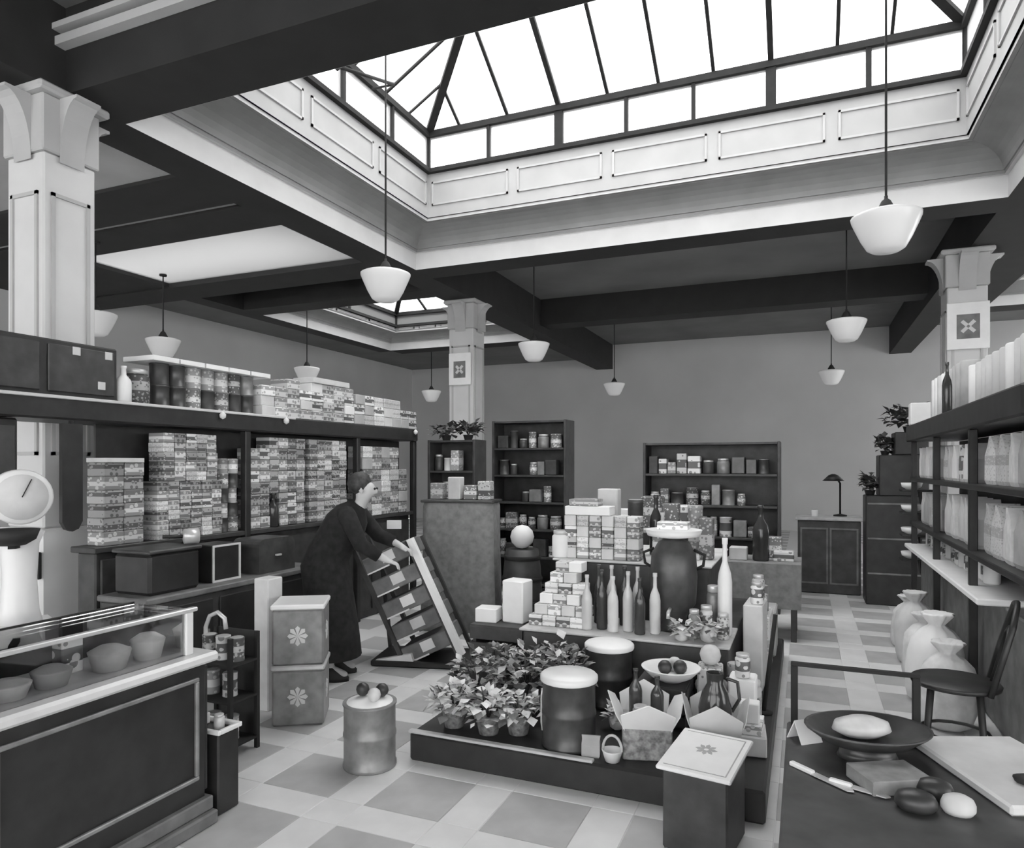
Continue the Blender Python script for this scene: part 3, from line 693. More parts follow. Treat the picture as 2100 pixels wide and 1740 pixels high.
for sgn in (-1, 1):
    hip = pt((-.07, sgn*.09, .80), .085, pel); kn = pt((-.01, sgn*.10, .45), .058, hip); an = pt((-.03, sgn*.10, .09), .036, kn); toe = pt((.11, sgn*.11, .035), .03, an)
    sh = pt((.125, sgn*.155, 1.205), .045, ch)
    if sgn < 0: el, wr, ha = (.24, -.22, 1.02), (.37, -.17, .93), (.43, -.15, .90)
    else: el, wr, ha = (.27, .20, 1.05), (.42, .13, 1.0), (.48, .12, .97)
    e = pt(el, .042, sh); q = pt(wr, .028, e); h_ = pt(ha, (.036, .02), q)
    dv = (Vector(ha)-Vector(wr)).normalized()
    for f_ in range(4):
        off = (f_-1.5)*.017; L_ = (.075, .085, .08, .062)[f_]
        a = Vector(ha)+Vector((.0, off, 0))+dv*.03; b2 = a+dv*L_*.5; c_ = b2+(dv*.4+Vector((0, 0, -.9))).normalized()*L_*.5
        i1 = pt(tuple(a), .0085, h_); i2 = pt(tuple(b2), .008, i1); pt(tuple(c_), .0065, i2)
    th_ = Vector(ha)+Vector((0, -sgn*.035, -.01)); i1 = pt(tuple(th_), .01, h_); pt(tuple(th_+dv*.04), .008, i1)
bm_ = skin_mesh(V, Ed, Ra, 'body'); bm_.materials.append(MATS['skin'])
for p in bm_.polygons: p.use_smooth = True
link('body', bm_, P_)
coat = MB().mat('cloth_black')
coat.add(*loft([(-.02, 0, .16, .20, .23, 0), (-.03, 0, .35, .19, .215, 0), (-.06, 0, .60, .185, .205, .05), (-.09, 0, .82, .185, .20, .15), (-.06, 0, .94, .16, .175, .45), (.0, 0, 1.05, .155, .17, .6), (.065, 0, 1.15, .16, .19, .6), (.115, 0, 1.23, .13, .185, .6), (.15, 0, 1.285, .08, .10, .6), (.165, 0, 1.31, .06, .06, .6)], 20), True)
for sgn in (-1, 1):
    el, wr = ((.24, -.22, 1.02), (.36, -.175, .935)) if sgn < 0 else ((.27, .20, 1.05), (.41, .135, 1.005))
    coat.tube([(.10, sgn*.12, 1.24), (.135, sgn*.175, 1.21), el, wr], [.07, .068, .055, .045], 12)
coat.build('coat', None, P_)
hair = MB().mat('hair'); pr = [(0, -.06), (.06, -.055), (.088, -.01), (.09, .04), (.06, .085), (0, .10)]
hair.lathe(pr, 16, M=Matrix.Translation((.175, 0, 1.455)) @ Matrix.Rotation(R(-25), 4, 'Y')); hair.build('hair', None, P_)
for sgn in (-1, 1):
    e = MB().lathe([(0, -.012), (.011, 0), (0, .012)], 8, (.296, sgn*.032, 1.425)); e.build('eye', 'rubber', P_)
    MB().lathe([(0, -.022), (.016, 0), (0, .025)], 8, (.205, sgn*.084, 1.41), sx=1.2, sy=.5).build('ear', 'skin', P_)
    sh_ = MB(); sh_.add(*loft([(-.0, sgn*.11, 0, .12, .048, 0), (0, sgn*.11, .03, .122, .05, 0), (-.02, sgn*.105, .07, .085, .045, 0), (-.035, sgn*.10, .10, .05, .042, 0)], 14), True); sh_.build('shoe', 'rubber', P_)
MB().lathe([(0, -.008), (.02, 0), (0, .008)], 8, (.297, 0, 1.362), sx=.4).build('mouth', 'wood_mid', P_)

# ================================================================== SLOPING RACK (person reaches into it)
t = thing('sloping_rack', 'stepped display rack leaning left with a long white sloping rail', 'rack', (-2.86, 5.05, 0), R(14))
lean = .56/.86
def sl(x, z): return x - z*lean*.72
for y in (-.20, .20):
    for x in (-.12, .36):
        MB().bar((sl(x, .06), y, .06), (sl(x, 1.0), y, 1.0), .035, .035).build('upright', 'wood_dark', t)
MB().bar((sl(.40, .12), -.225, .12), (sl(.40, 1.02), -.225, 1.02), .06, .05).build('white_rail', 'paper_white', t)
MB().cbox(-.40, -.24, 0, .46, .24, .05, .01).build('base', 'wood_black', t)
MB().bar((-.38, .2, .05), (sl(-.12, .7), .2, .7), .03, .03).build('strut', 'wood_dark', t)
MB().prism([(-.36, .05), (-.05, .05), (-.07, .11)], 'y', -.235, -.19).build('foot_block', 'paper_white', t)
A_ = math.atan(lean*.72)
for k in range(5):
    zc = .16+k*.175; xc = sl(.12, zc)
    M = Matrix.Translation((xc, 0, zc)) @ Matrix.Rotation(-A_, 4, 'Y')
    tr_ = MB().cbox(-.21, -.19, -.065, .21, .19, .065, .008, M).build('tray', 'wood_mid', t)
    MB().box(-.04, -.196, -.03, .07, -.19, .05, M).build('ticket', 'paper_pale' if k % 2 else 'paper_white', tr_)
    MB().box(-.20, -.196, -.066, .0, -.189, -.054, M).build('ledge_strip', 'paper_white', tr_)
put('packet', 'paper_white', (.12, .02, .07), (-3.17, 5.04, 1.07), 'white paper packet at the top of the sloping rack under the person\'s hand', 'packet', rz=.4)

# ================================================================== ISLAND
t = thing('island_platform', 'low black stepped display platform in the middle of the floor', 'platform', (0, 0, 0))
MB().cbox(-1.98, 3.30, 0, -.16, 6.3, .15, .012).build('plinth', 'wood_black', t)
MB().cbox(-1.985, 3.292, .15, -.95, 3.33, .165, .004).build('rim', 'tin_bright', t)
MB().cbox(-1.74, 4.36, .15, -.42, 6.1, .50, .01).build('lower_tier', 'wood_dark', t)
MB().cbox(-1.70, 4.92, .50, -.60, 6.0, .90, .01).build('upper_tier', 'wood_dark', t)
MB().cbox(-1.76, 4.34, .50, -.41, 4.90, .515, .004).build('tier_board', 'wood_pale', t)
MB().cbox(-1.72, 4.90, .90, -.58, 6.02, .915, .004).build('top_board', 'paper_pale', t)
T1, T2 = .516, .916
def drum(x, y, z, label, lidm='white_enamel', body='tin_dark', lid=True):
    t = thing('drum', label, 'drum', (x, y, z), 0, 'round storage drums')
    MB().lathe([(.138, 0), (.142, .006), (.142, .02), (.137, .025), (.137, .16), (.141, .165), (.141, .18), (.137, .185), (.137, .325), (.143, .33), (.143, .34)], 28).build('body', body, t)
    if lid: MB().lathe([(.148, .335), (.150, .34), (.150, .36), (.14, .37), (.05, .382), (0, .384)], 28).build('lid', lidm, t)
    else: MB().lathe([(.132, .32), (.12, .345), (.06, .36), (0, .362)], 24).build('contents', 'paper_white', t)
    MB().tube([(-.1385, -.02, .06), (-.145, -.02, .10), (-.145, -.02, .24), (-.1385, -.02, .28)], .006, 6).build('handle', 'tin_bright', t)
    return t
drum(-1.13, 3.48, .151, 'dark drum with a pale lid at the front of the platform')
drum(-1.10, 4.18, .151, 'dark drum with a white lid behind the front one on the platform', 'paper_white')
drum(-2.145, 3.17, 0, 'dark tub heaped with white stuff on the floor at the platform corner', lid=False, body='tin_mid')
# leafy bunches
def foliage(n, spread, h, mats, seed, droop=.3, leaf=.05):
    rnd = random.Random(seed); b = MB()
    for k in range(n):
        a = rnd.uniform(0, 6.283); rr = spread*math.sqrt(rnd.random()); z = h*(.15+.85*rnd.random())*(1-.35*rr/spread)
        b.mat(rnd.choice(mats)); l = leaf*rnd.uniform(.7, 1.4); wd = l*rnd.uniform(.3, .5)
        M = Matrix.Translation((rr*math.cos(a), rr*math.sin(a), z)) @ Matrix.Rotation(a+rnd.uniform(-.8, .8), 4, 'Z') @ Matrix.Rotation(rnd.uniform(-1.1, .6), 4, 'Y')
        b.add([(0, 0, 0), (l*.5, -wd, l*.06), (l*.55, 0, l*.14), (l*.5, wd, l*.06), (l, 0, -l*droop*.3)], [(0, 1, 2), (0, 2, 3), (1, 4, 2), (2, 4, 3)], True, M)
    return b
def plant(x, y, z, n, spread, h, mats, seed, label, leaf=.05, pot='wicker', pr=.07, ph=.10, group='leafy plants on the platform'):
    t = thing('potted_plant', label, 'plant', (x, y, z), 0, group)
    MB().lathe([(pr*.75, 0), (pr, ph*.9), (pr*1.06, ph*.92), (pr*1.06, ph), (pr*.9, ph), (pr*.85, ph*.85), (0, ph*.85)], 14).build('pot', pot, t)
    f = foliage(n, spread, h, mats, seed, leaf=leaf); o = f.build('foliage', None, t); o.location = (0, 0, ph*.8)
    st = MB()
    for k in range(5):
        a = k*1.257; st.tube([(0, 0, ph*.8), (spread*.3*math.cos(a), spread*.3*math.sin(a), ph+h*.4), (spread*.55*math.cos(a), spread*.55*math.sin(a), ph+h*.75)], .004, 5)
    st.build('stem', 'leaf_dark', t)
LM = ['leaf_dark', 'leaf_mid', 'leaf_pale']; LW = ['leaf_mid', 'leaf_pale', 'flower_white']
for k, (x, y, n, sp, h, mm, lab) in enumerate([(-1.80, 3.48, 130, .13, .16, LW, 'low pale-leaved plant at the left front corner of the platform'), (-1.58, 3.46, 150, .15, .17, LW, 'low white-flecked plant at the platform front, beside the corner plant'),
        (-1.43, 3.52, 110, .10, .14, LW, 'pale spreading plant touching the front drum'), (-1.84, 3.85, 170, .15, .26, LM, 'dark bushy plant in the second row at the platform left edge'), (-1.52, 3.86, 190, .17, .33, LM, 'tall dark bushy plant in the middle of the platform planting'),
        (-1.28, 3.90, 160, .13, .38, LM, 'upright leafy plant left of the white lidded drum'), (-1.86, 4.2, 150, .12, .22, LM, 'small dark plant below the white carton'), (-1.46, 4.12, 170, .14, .32, LM, 'mottled plant before the lower tier')]):
    plant(x, y, .151, n, sp, h, mm, 30+k, lab, .055)
for k, (dx, dy, z) in enumerate([(-.045, .0, .362), (.05, .04, .358), (.06, -.05, .36)]):
    put('ball', ['fruit_dark', 'fruit_dark', 'fruit_pale'][k], (.036,), (-2.145+dx, 3.17+dy, z), ['dark round fruit on the white heap of the floor tub, left one', 'dark round fruit on the white heap of the floor tub, rear right', 'pale round fruit on the white heap of the floor tub'][k], 'fruit', 'fruit on the floor tub', name='fruit')
# crates and white cartons at the left rear
def crate(x, y, z, w_, d_, h_, label, rz=0, m='wood_dark'):
    t = thing('slatted_crate', label, 'crate', (x, y, z), rz)
    for k in range(3):
        zz = h_*(.04+.33*k)
        for s_ in (-1, 1):
            MB().cbox(-w_/2, s_*d_/2-.008, zz, w_/2, s_*d_/2+.008, zz+h_*.26, .003).build('slat', m, t)
            MB().cbox(s_*w_/2-.008, -d_/2+.008, zz, s_*w_/2+.008, d_/2-.008, zz+h_*.26, .003).build('slat', m, t)
    MB().box(-w_/2+.01, -d_/2+.01, h_*.02, w_/2-.01, d_/2-.01, h_*.06).build('bottom', m, t)
    MB().box(-w_/2, -d_/2, h_*.96, w_/2, d_/2, h_).build('lid', m, t)
    for sx in (-1, 1):
        for sy in (-1, 1): MB().box(sx*(w_/2-.03)-.012, sy*(d_/2-.02)-.01, 0, sx*(w_/2-.03)+.012, sy*(d_/2-.02)+.01, h_*.96).build('corner_post', m, t)
crate(-1.98, 4.62, .151, .40, .32, .33, 'dark slatted crate under the white cartons at the platform left rear')
put('packet', 'paper_white', (.16, .14, .10), (-2.10, 4.60, .482), 'low white carton on the slatted crate, left one', 'carton', 'white cartons on the crate', name='carton', rz=.1)
put('packet', 'paper_white', (.17, .15, .30), (-1.90, 4.66, .482), 'bright tall white carton on the slatted crate', 'carton', 'white cartons on the crate', name='carton', rz=-.15)
# sloping pile of pale packets between carton and block
k = 0
for row in range(6):
    n = 4-row//2
    for i in range(n):
        x = -1.69+i*.098+row*.028; y = 4.52+.03*row
        put('packet', PALE[(i*3+row*5) % 6], (.093, .12, .068), (x, y, T1+row*.0695), 'pale packet in the sloping pile on the platform' + place_words(i, n, row, 6), 'packet', 'sloping packet pile', rz=random.uniform(-.04, .04)); k += 1
# block of packets on the top tier
for row in range(4):
    for i in range(6):
        put('packet', MIX[(i*2+row*3) % 6] if (i+row) % 3 else 'paper_pale', (.088, .13, .078), (-1.60+i*.094, 5.02, T2+row*.0795), 'printed packet in the top tier block' + place_words(i, 6, row, 4), 'packet', 'packet block on the top tier', rz=random.uniform(-.03, .03))
put('packet', 'paper_white', (.34, .16, .065), (-1.47, 5.03, T2+.319), 'broad white box lying on the packet block', 'box', name='flat_box')
put('packet', 'print_3', (.22, .14, .05), (-1.50, 5.03, T2+.385), 'smaller grey box on the broad white box', 'box', name='flat_box')
put('jar', 'paper_white', (.07, .20), (-1.68, 4.99, T2), 'stout white jar left of the packet block', 'jar')
# bottles on the lower tier
for i in range(6):
    put('bottle', ['bottle_pale', 'paper_pale', 'bottle_dark'][(i*2) % 3], (.036, .36+.03*(i % 2)), (-1.33+i*.088, 4.48+.05*(i % 2), T1), 'slim bottle in the row on the lower tier' + place_words(i, 6, 0, 1), 'bottle', 'bottles on the lower tier')
for i in range(4):
    put('bottle', ['bottle_dark', 'bottle_pale'][i % 2], (.036, .40), (-1.31+i*.09, 4.70, T1), 'slim bottle in the rear bottle row' + place_words(i, 4, 0, 1), 'bottle', 'bottles on the lower tier, rear')
# dark urn
t = thing('tea_urn', 'tall black urn with a pale tray on top, right of the bottles', 'urn', (-.80, 4.70, T1))
MB().lathe([(.10, 0), (.11, .02), (.085, .06), (.09, .10), (.145, .18), (.155, .35), (.145, .50), (.10, .58), (.06, .60)], 24).build('body', 'tin_dark', t)
for s_ in (-1, 1): MB().tube([(s_*.14, 0, .40), (s_*.19, 0, .43), (s_*.20, 0, .50), (s_*.13, 0, .53)], .01, 8).build('handle', 'iron', t)
MB().lathe([(.05, .60), (.17, .62), (.185, .66), (.175, .66), (.16, .63), (0, .625)], 24).build('tray', 'paper_white', t)
MB().tube([(0, -.13, .16), (0, -.20, .15), (0, -.21, .11)], .012, 8).build('tap', 'tin_bright', t)
put('packet', 'print_2', (.2, .12, .05), (-.80, 4.70, T1+.662), 'small pale box in the tray of the urn', 'box', name='flat_box')
put('packet', 'paper_pale', (.20, .14, .03), (-.80, 5.25, T2), 'pale flat board on the top tier behind the urn', 'board', name='flat_board')
put('bottle', 'paper_white', (.045, .62), (-.47, 4.66, T1), 'tall white bottle at the right end of the lower tier', 'bottle')
for i, (x, y, r_, h_, mt) in enumerate([(-.575, 4.575, .04, .20, 'print_0'), (-.47, 4.555, .038, .16, 'print_6'), (-.64, 4.51, .035, .18, 'print_3'), (-.55, 4.74, .045, .30, 'tin_mid')]):
    put('jar', mt, (r_, h_), (x, y, T1), ['pale jar before the tall white bottle', 'small dark printed jar at the tier corner', 'grey printed jar between urn and tier corner', 'grey metal canister behind the tall white bottle'][i], 'jar', 'jars at the tier corner')
# right edge: packets, cabbages, upright post
for i, (x, y, z, a, b_, c_, mt, lab) in enumerate([(-.32, 4.02, .151, .18, .2, .16, 'wood_mid', 'grey box on the platform right edge'), (-.31, 4.02, .312, .14, .16, .14, 'paper_white', 'bright white box standing on the grey box at the right edge'), (-.50, 4.16, .151, .14, .16, .30, 'print_6', 'upright printed box beside the grey box'),
        (-.26, 3.78, .151, .16, .22, .10, 'paper_pale', 'low pale box on the platform right edge'), (-.26, 3.78, .252, .13, .18, .05, 'print_2', 'flat printed box on the low pale box'), (-.30, 4.9, .151, .12, .3, .55, 'paper_pale', 'tall pale carton against the right side of the tiers'), (-.30, 5.35, .151, .16, .4, .40, 'print_7', 'broad pale carton at the right rear of the platform'), (-.30, 5.85, .151, .2, .4, .34, 'paper_grey', 'grey carton at the rear right corner of the platform')]):
    put('packet', mt, (a, b_, c_), (x, y, z), lab, 'box', name='carton', rz=random.uniform(-.1, .1))
for i, (x, y, z, r_, mt, lab) in enumerate([(-.73, 4.00, .418, .04, 'fruit_dark', 'dark round fruit in the white bowl, left one'), (-.65, 4.03, .418, .04, 'fruit_dark', 'dark round fruit in the white bowl, right one'), (-.69, 4.09, .418, .04, 'fruit_pale', 'pale fruit at the back of the white bowl')]):
    put('ball', mt, (r_,), (x, y, z), lab, 'fruit', 'fruit in the white bowl', name='fruit')
crate(-.74, 4.03, .151, .28, .26, .225, 'small dark slatted crate under the white bowl')
t = thing('fruit_bowl', 'wide white bowl of fruit on the small crate', 'bowl', (-.70, 4.03, .377))
MB().lathe([(.06, 0), (.12, .03), (.165, .075), (.168, .08), (.155, .08), (.11, .045), (0, .038)], 26).build('bowl', 'paper_white', t)
for i in range(7):
    a = i*.9; put('ball', ['fruit_pale', 'leaf_pale', 'leaf_mid'][i % 3], (.045,), (-.50+.045*math.cos(a)*1.6, 4.30+.02*math.sin(a*2), .151+.0905*(i % 3)), ['pale round vegetable behind the bowl, bottom right', 'second pale round vegetable behind the bowl, middle layer', 'round vegetable behind the bowl, top left', 'bottom left round vegetable behind the bowl', 'round vegetable in the middle layer behind the bowl, left', 'top round vegetable behind the bowl, centre', 'round vegetable behind the bowl, lowest centre'][i], 'vegetable', 'round vegetables behind the bowl', name='round_vegetable')
t = thing('slim_post', 'slim leaning iron post at the right edge of the platform', 'post', (-.22, 4.36, .151))
MB().tube([(0, 0, .012), (.06, .10, .56)], .013, 8).build('rod', 'iron', t); MB().lathe([(.05, 0), (.05, .008), (.02, .014)], 14).build('foot', 'iron', t)
# paper-lined hampers at the front
def hamper(x, y, z, w_, d_, h_, rz, label, flare=.10, m='paper_white'):
    t = thing('lined_hamper', label, 'hamper', (x, y, z), rz)
    MB().cbox(-w_/2, -d_/2, 0, w_/2, d_/2, h_*.55, .006).build('box', 'wicker', t)
    for s_, ax in ((-1, 'x'), (1, 'x'), (-1, 'y'), (1, 'y')):
        b = MB(); hw = d_/2 if ax == 'x' else w_/2; o_ = w_/2 if ax == 'x' else d_/2
        pts = [(-hw, o_-.01, h_*.5), (hw, o_-.01, h_*.5), (hw*1.1, o_+flare*.5, h_*.82), (0, o_+flare, h_*1.05), (-hw*1.1, o_+flare*.5, h_*.82)]
        P3 = [((s_*q[1], q[0], q[2]) if ax == 'x' else (q[0], s_*q[1], q[2])) for q in pts]
        P4 = [(p[0]*.985, p[1]*.985, p[2]+.004) for p in P3]
        b.add(P3+P4, [(0, 1, 2, 3, 4), (9, 8, 7, 6, 5)] + [(i, i+5, (i+1) % 5+5, (i+1) % 5) for i in range(5)]).build('paper_flap', m, t)
    return t
hamper(-.745, 3.56, .151, .24, .28, .28, R(15), 'open hamper lined with white paper beside the front drum', .075)
for i, (dx, dy, kd, dm, mt, lab) in enumerate([(-.05, .05, 'bottle', (.035, .25), 'bottle_dark', 'black bottle standing in the white lined hamper, left'), (.06, .06, 'bottle', (.035, .22), 'bottle_dark', 'black bottle standing in the white lined hamper, right'), (0, -.06, 'jar', (.04, .10), 'print_3', 'small printed jar at the front of the lined hamper')]):
    put(kd, mt, dm, (-.76+dx, 3.56+dy, .151+.144), lab, 'bottle' if kd == 'bottle' else 'jar')
hamper(-.40, 3.52, .151, .22, .26, .32, R(8), 'taller open hamper lined with pale paper at the platform corner', .05, 'paper_pale')
t = thing('black_jug', 'black jug with a white button standing in the corner hamper', 'jug', (-.40, 3.51, .328))
MB().lathe([(.05, 0), (.075, .03), (.08, .10), (.06, .18), (.038, .22), (.042, .27), (.036, .27), (.03, .22), (0, .2)], 20).build('body', 'bottle_dark', t)
MB().tube([(.05, .03, .24), (.10, .05, .22), (.11, .05, .14), (.075, .03, .08)], .009, 8).build('handle', 'bottle_dark', t)
MB().lathe([(0, 0), (.014, .002), (0, .01)], 10, M=Matrix.Translation((.03, -.072, .07)) @ Matrix.Rotation(R(70), 4, 'X')).build('button', 'paper_white', t)
# near box with the printed board
t = thing('presentation_box', 'dark box at the platform corner with a pale board lid bearing a flower motif', 'box', (-.385, 3.10, 0), R(-9))
MB().cbox(-.14, -.17, 0, .13, .12, .34, .008).build('box', 'wood_dark', t)
lid_ = MB().cbox(-.16, -.20, -.018, .15, .19, 0, .005).build('board', 'paper_white', t); lid_.location = (0, 0, .37); lid_.rotation_euler = (R(5), 0, 0)
f_ = MB()
for k in range(8):
    a = k*math.pi/4; f_.prism([(.012*math.cos(a-.5), .012*math.sin(a-.5)), (.035*math.cos(a-.28), .035*math.sin(a-.28)), (.048*math.cos(a), .048*math.sin(a)), (.035*math.cos(a+.28), .035*math.sin(a+.28)), (.012*math.cos(a+.5), .012*math.sin(a+.5))], 'z', .0001, .0012, Matrix.Translation((-.01, .02, 0)))
f_.build('flower_motif', 'paper_grey', lid_)
b2 = MB()
for q in ((-.135, -.175, .125, -.170), (-.135, .16, .125, .165), (.12, -.17, .125, .16)): b2.box(q[0], q[1], .0001, q[2], q[3], .0010)
b2.build('border_line', 'paper_grey', lid_)
# small basket and bag at the platform edge
t = thing('small_basket', 'tiny white basket with a hoop handle on the platform front edge', 'basket', (-.87, 3.365, .166-.015))
MB().lathe([(.035, 0), (.05, .05), (.053, .055), (.045, .055), (.03, .01), (0, .01)], 14).build('basin', 'paper_white', t)
MB().tube([(.048*math.cos(a), 0, .05+.075*math.sin(a)) for a in [math.pi*i/10 for i in range(11)]], .007, 6).build('hoop', 'leaf_pale', t)
put('bag', 'paper_grey', (.09, .07, .10), (-.985, 3.39, .151), 'small grey paper bag on the platform front edge', 'bag', rz=.2)

# ================================================================== FAR FURNITURE
def open_shelf(name, label, x0, y0, x1, y1, h, nsh, m, base=0.08, back=True, cat='shelves'):
    t = thing(name, label, cat, (0, 0, 0))
    for x in (x0, x1-.03): MB().cbox(x, y0, 0, x+.03, y1, h, .004).build('side', m, t)
    if back: MB().box(x0+.03, y1-.015, 0, x1-.03, y1, h-.03).build('back_board', m, t)
    zs = [base+(h-base-.03)*k/nsh for k in range(nsh+1)]
    for z in zs: MB().cbox(x0+.03, y0+.005, z, x1-.03, y1-.015, z+.025, .003).build('shelf_board', m, t)
    return [z+.0255 for z in zs]
def fill(zs, x0, x1, y, hmax, mats, base, group, rows=None, skipp=.15, kinds=('packet', 'jar', 'tin')):
    n = 0
    for k, z in enumerate(zs):
        if rows is not None and k not in rows: continue
        x = x0; i = 0
        while x < x1-.17:
            kd = random.choice(kinds); wd = random.uniform(.09, .17); h_ = hmax*random.uniform(.5, .95)
            wd = round(wd, 2); h_ = round(h_, 2)
            if random.random() > skipp:
                dm = (wd, .14, h_) if kd in ('packet', 'bag') else (round(wd*.45, 3), h_)
                mt = random.choice(mats)
                put(kd, mt, dm, (x+wd/2, y, z), base + ', %s shelf up, %s from left' % (ORD[k], ORD[min(i, 13)]), {'packet': 'packet', 'bag': 'bag'}.get(kd, kd), group); i += 1
            x += wd+.012
zs = open_shelf('tall_dark_cabinet', 'tall dark open cabinet behind the rack, right of the far column', -3.72, 8.25, -2.72, 8.6, 2.17, 6, 'wood_dark')
fill(zs, -3.66, -2.78, 8.36, .24, DARK+['print_6'], 'goods in the tall dark cabinet', 'goods in the tall dark cabinet', rows=range(1, 6), skipp=.1)
zs = open_shelf('wide_dark_cabinet', 'wide dark open cabinet at the back of the hall centre', -1.72, 8.05, -.24, 8.4, 1.86, 5, 'wood_dark')
fill(zs, -1.66, -.30, 8.16, .24, DARK+['print_3', 'print_0'], 'goods in the wide dark cabinet', 'goods in the wide dark cabinet', rows=range(2, 5), skipp=.08)
zs = open_shelf('corner_rack', 'dark goods rack at the far end of the left shelving', -4.12, 7.28, -3.50, 7.6, 1.90, 5, 'wood_dark')
fill(zs, -4.07, -3.55, 7.38, .26, MIX+['tin_dark', 'paper_pale'], 'goods in the corner rack', 'goods in the corner rack', rows=range(1, 5), skipp=.1)
plant(-3.95, 7.44, 1.901, 90, .16, .16, ['leaf_dark'], 91, 'dark leafy plant on top of the corner rack, left one', .08, 'tin_dark', .06, .06, 'plants on the corner rack')
plant(-3.66, 7.44, 1.901, 90, .15, .20, ['leaf_dark'], 92, 'dark leafy plant on top of the corner rack, right one', .08, 'tin_dark', .06, .06, 'plants on the corner rack')
# grey display stand behind the sloping rack
t = thing('draped_stand', 'grey draped display stand behind the sloping rack', 'stand', (-3.12, 6.2, 0), R(10))
vs = []; fs = []; n = 28
for z, s_ in ((.0, 1.06), (.3, 1.03), (.8, .99), (1.2, .97), (1.24, .94)):
    for k in range(n):
        a = 2*math.pi*k/n; c_, s2 = math.cos(a), math.sin(a); q = 1/max(abs(c_), abs(s2)*1.0)
        fo = 1+(.03*math.sin(k*3.3) if z < 1.1 else 0)
        vs.append((.36*s_*max(-1, min(1, c_*q))*fo, .2*s_*max(-1, min(1, s2*q))*fo, z))
for i in range(4):
    for k in range(n): fs.append((i*n+k, i*n+(k+1) % n, (i+1)*n+(k+1) % n, (i+1)*n+k))
fs += [tuple(reversed(range(n))), tuple(4*n+k for k in range(n))]
MB().add(vs, fs, True).build('drape', 'cloth_grey', t); MB().cbox(-.36, -.2, 1.24, .36, .2, 1.265, .006).build('top', 'wood_dark', t)
for i, (dx, h_, mt) in enumerate([(-.24, .16, 'print_3'), (-.06, .22, 'paper_pale'), (.1, .14, 'print_4'), (.24, .18, 'print_6')]):
    put('packet', mt, (.13, .12, h_), (-3.12+dx, 6.2+dx*.17, 1.266), ['grey packet at the left of the draped stand', 'tall pale packet on the draped stand', 'dark packet on the draped stand', 'printed packet at the right of the draped stand'][i], 'packet', 'packets on the draped stand', rz=.1)
t = thing('cask', 'dark cask standing right of the draped stand', 'cask', (-2.50, 6.25, 0))
MB().lathe([(.15, 0), (.18, .2), (.19, .4), (.18, .62), (.155, .80)], 22).build('body', 'wood_dark', t)
for z, r_ in ((.1, .168), (.3, .188), (.52, .188), (.72, .169)): MB().lathe([(r_+.004, z-.02), (r_+.008, z), (r_+.004, z+.02)], 22).build('hoop', 'iron', t)
put('ball', 'paper_white', (.115,), (-2.50, 6.25, .801), 'large pale round cheese on the dark cask', 'cheese')
# table beyond the island
t = thing('cloth_table', 'small table with a grey cloth beyond the platform right side', 'table', (-.36, 7.1, 0))
MB().cbox(-.32, -.3, .66, .32, .3, .70, .008).build('top', 'wood_mid', t)
MB().box(-.325, -.31, .30, .325, -.302, .705).box(-.325, .302, .30, .325, .31, .705).box(-.333, -.31, .30, -.325, .31, .705).box(.325, -.31, .30, .333, .31, .705).box(-.325, -.302, .70, .325, .302, .706).build('cloth', 'cloth_grey', t)
for sx in (-1, 1):
    for sy in (-1, 1): MB().cbox(sx*.27-.025, sy*.25-.025, 0, sx*.27+.025, sy*.25+.025, .66, .004).build('leg', 'wood_dark', t)
put('bottle', 'bottle_dark', (.075, .52), (-.38, 6.98, .707), 'tall black bottle on the grey cloth table', 'bottle')
for i, (x, y, a, h_, mt, lab) in enumerate([(-.58, 7.0, .16, .12, 'paper_pale', 'pale box left of the tall black bottle'), (-.18, 7.05, .18, .09, 'print_0', 'low printed box right of the tall black bottle'), (-.3, 7.28, .2, .2, 'print_4', 'dark box at the back of the grey cloth table')]):
    put('packet', mt, (a, .14, h_), (x, y, .707), lab, 'box', name='carton')
t = thing('display_table', 'narrow display table with white boxes between platform and wide cabinet', 'table', (-1.5, 6.85, 0))
MB().cbox(-.5, -.25, .96, .5, .25, 1.0, .008).build('top', 'wood_pale', t); MB().box(-.46, -.21, .08, .46, .21, .96).build('body', 'wood_dark', t); MB().box(-.48, -.23, 0, .48, .23, .08).build('plinth', 'wood_black', t)
for i, (x, a, h_, mt, lab) in enumerate([(-1.88, .2, .26, 'paper_pale', 'pale box at the left end of the narrow display table'), (-1.62, .26, .12, 'paper_white', 'bright white box on the narrow display table'), (-1.36, .2, .3, 'print_5', 'dark box in the middle of the narrow display table'), (-1.12, .22, .22, 'print_0', 'printed box at the right end of the narrow display table')]):
    put('packet', mt, (a, .2, h_), (x, 6.82, 1.001), lab, 'box', name='carton')
put('packet', 'paper_white', (.24, .18, .05), (-1.62, 6.82, 1.122), 'thin white lid box on the bright white box', 'box', name='flat_box')

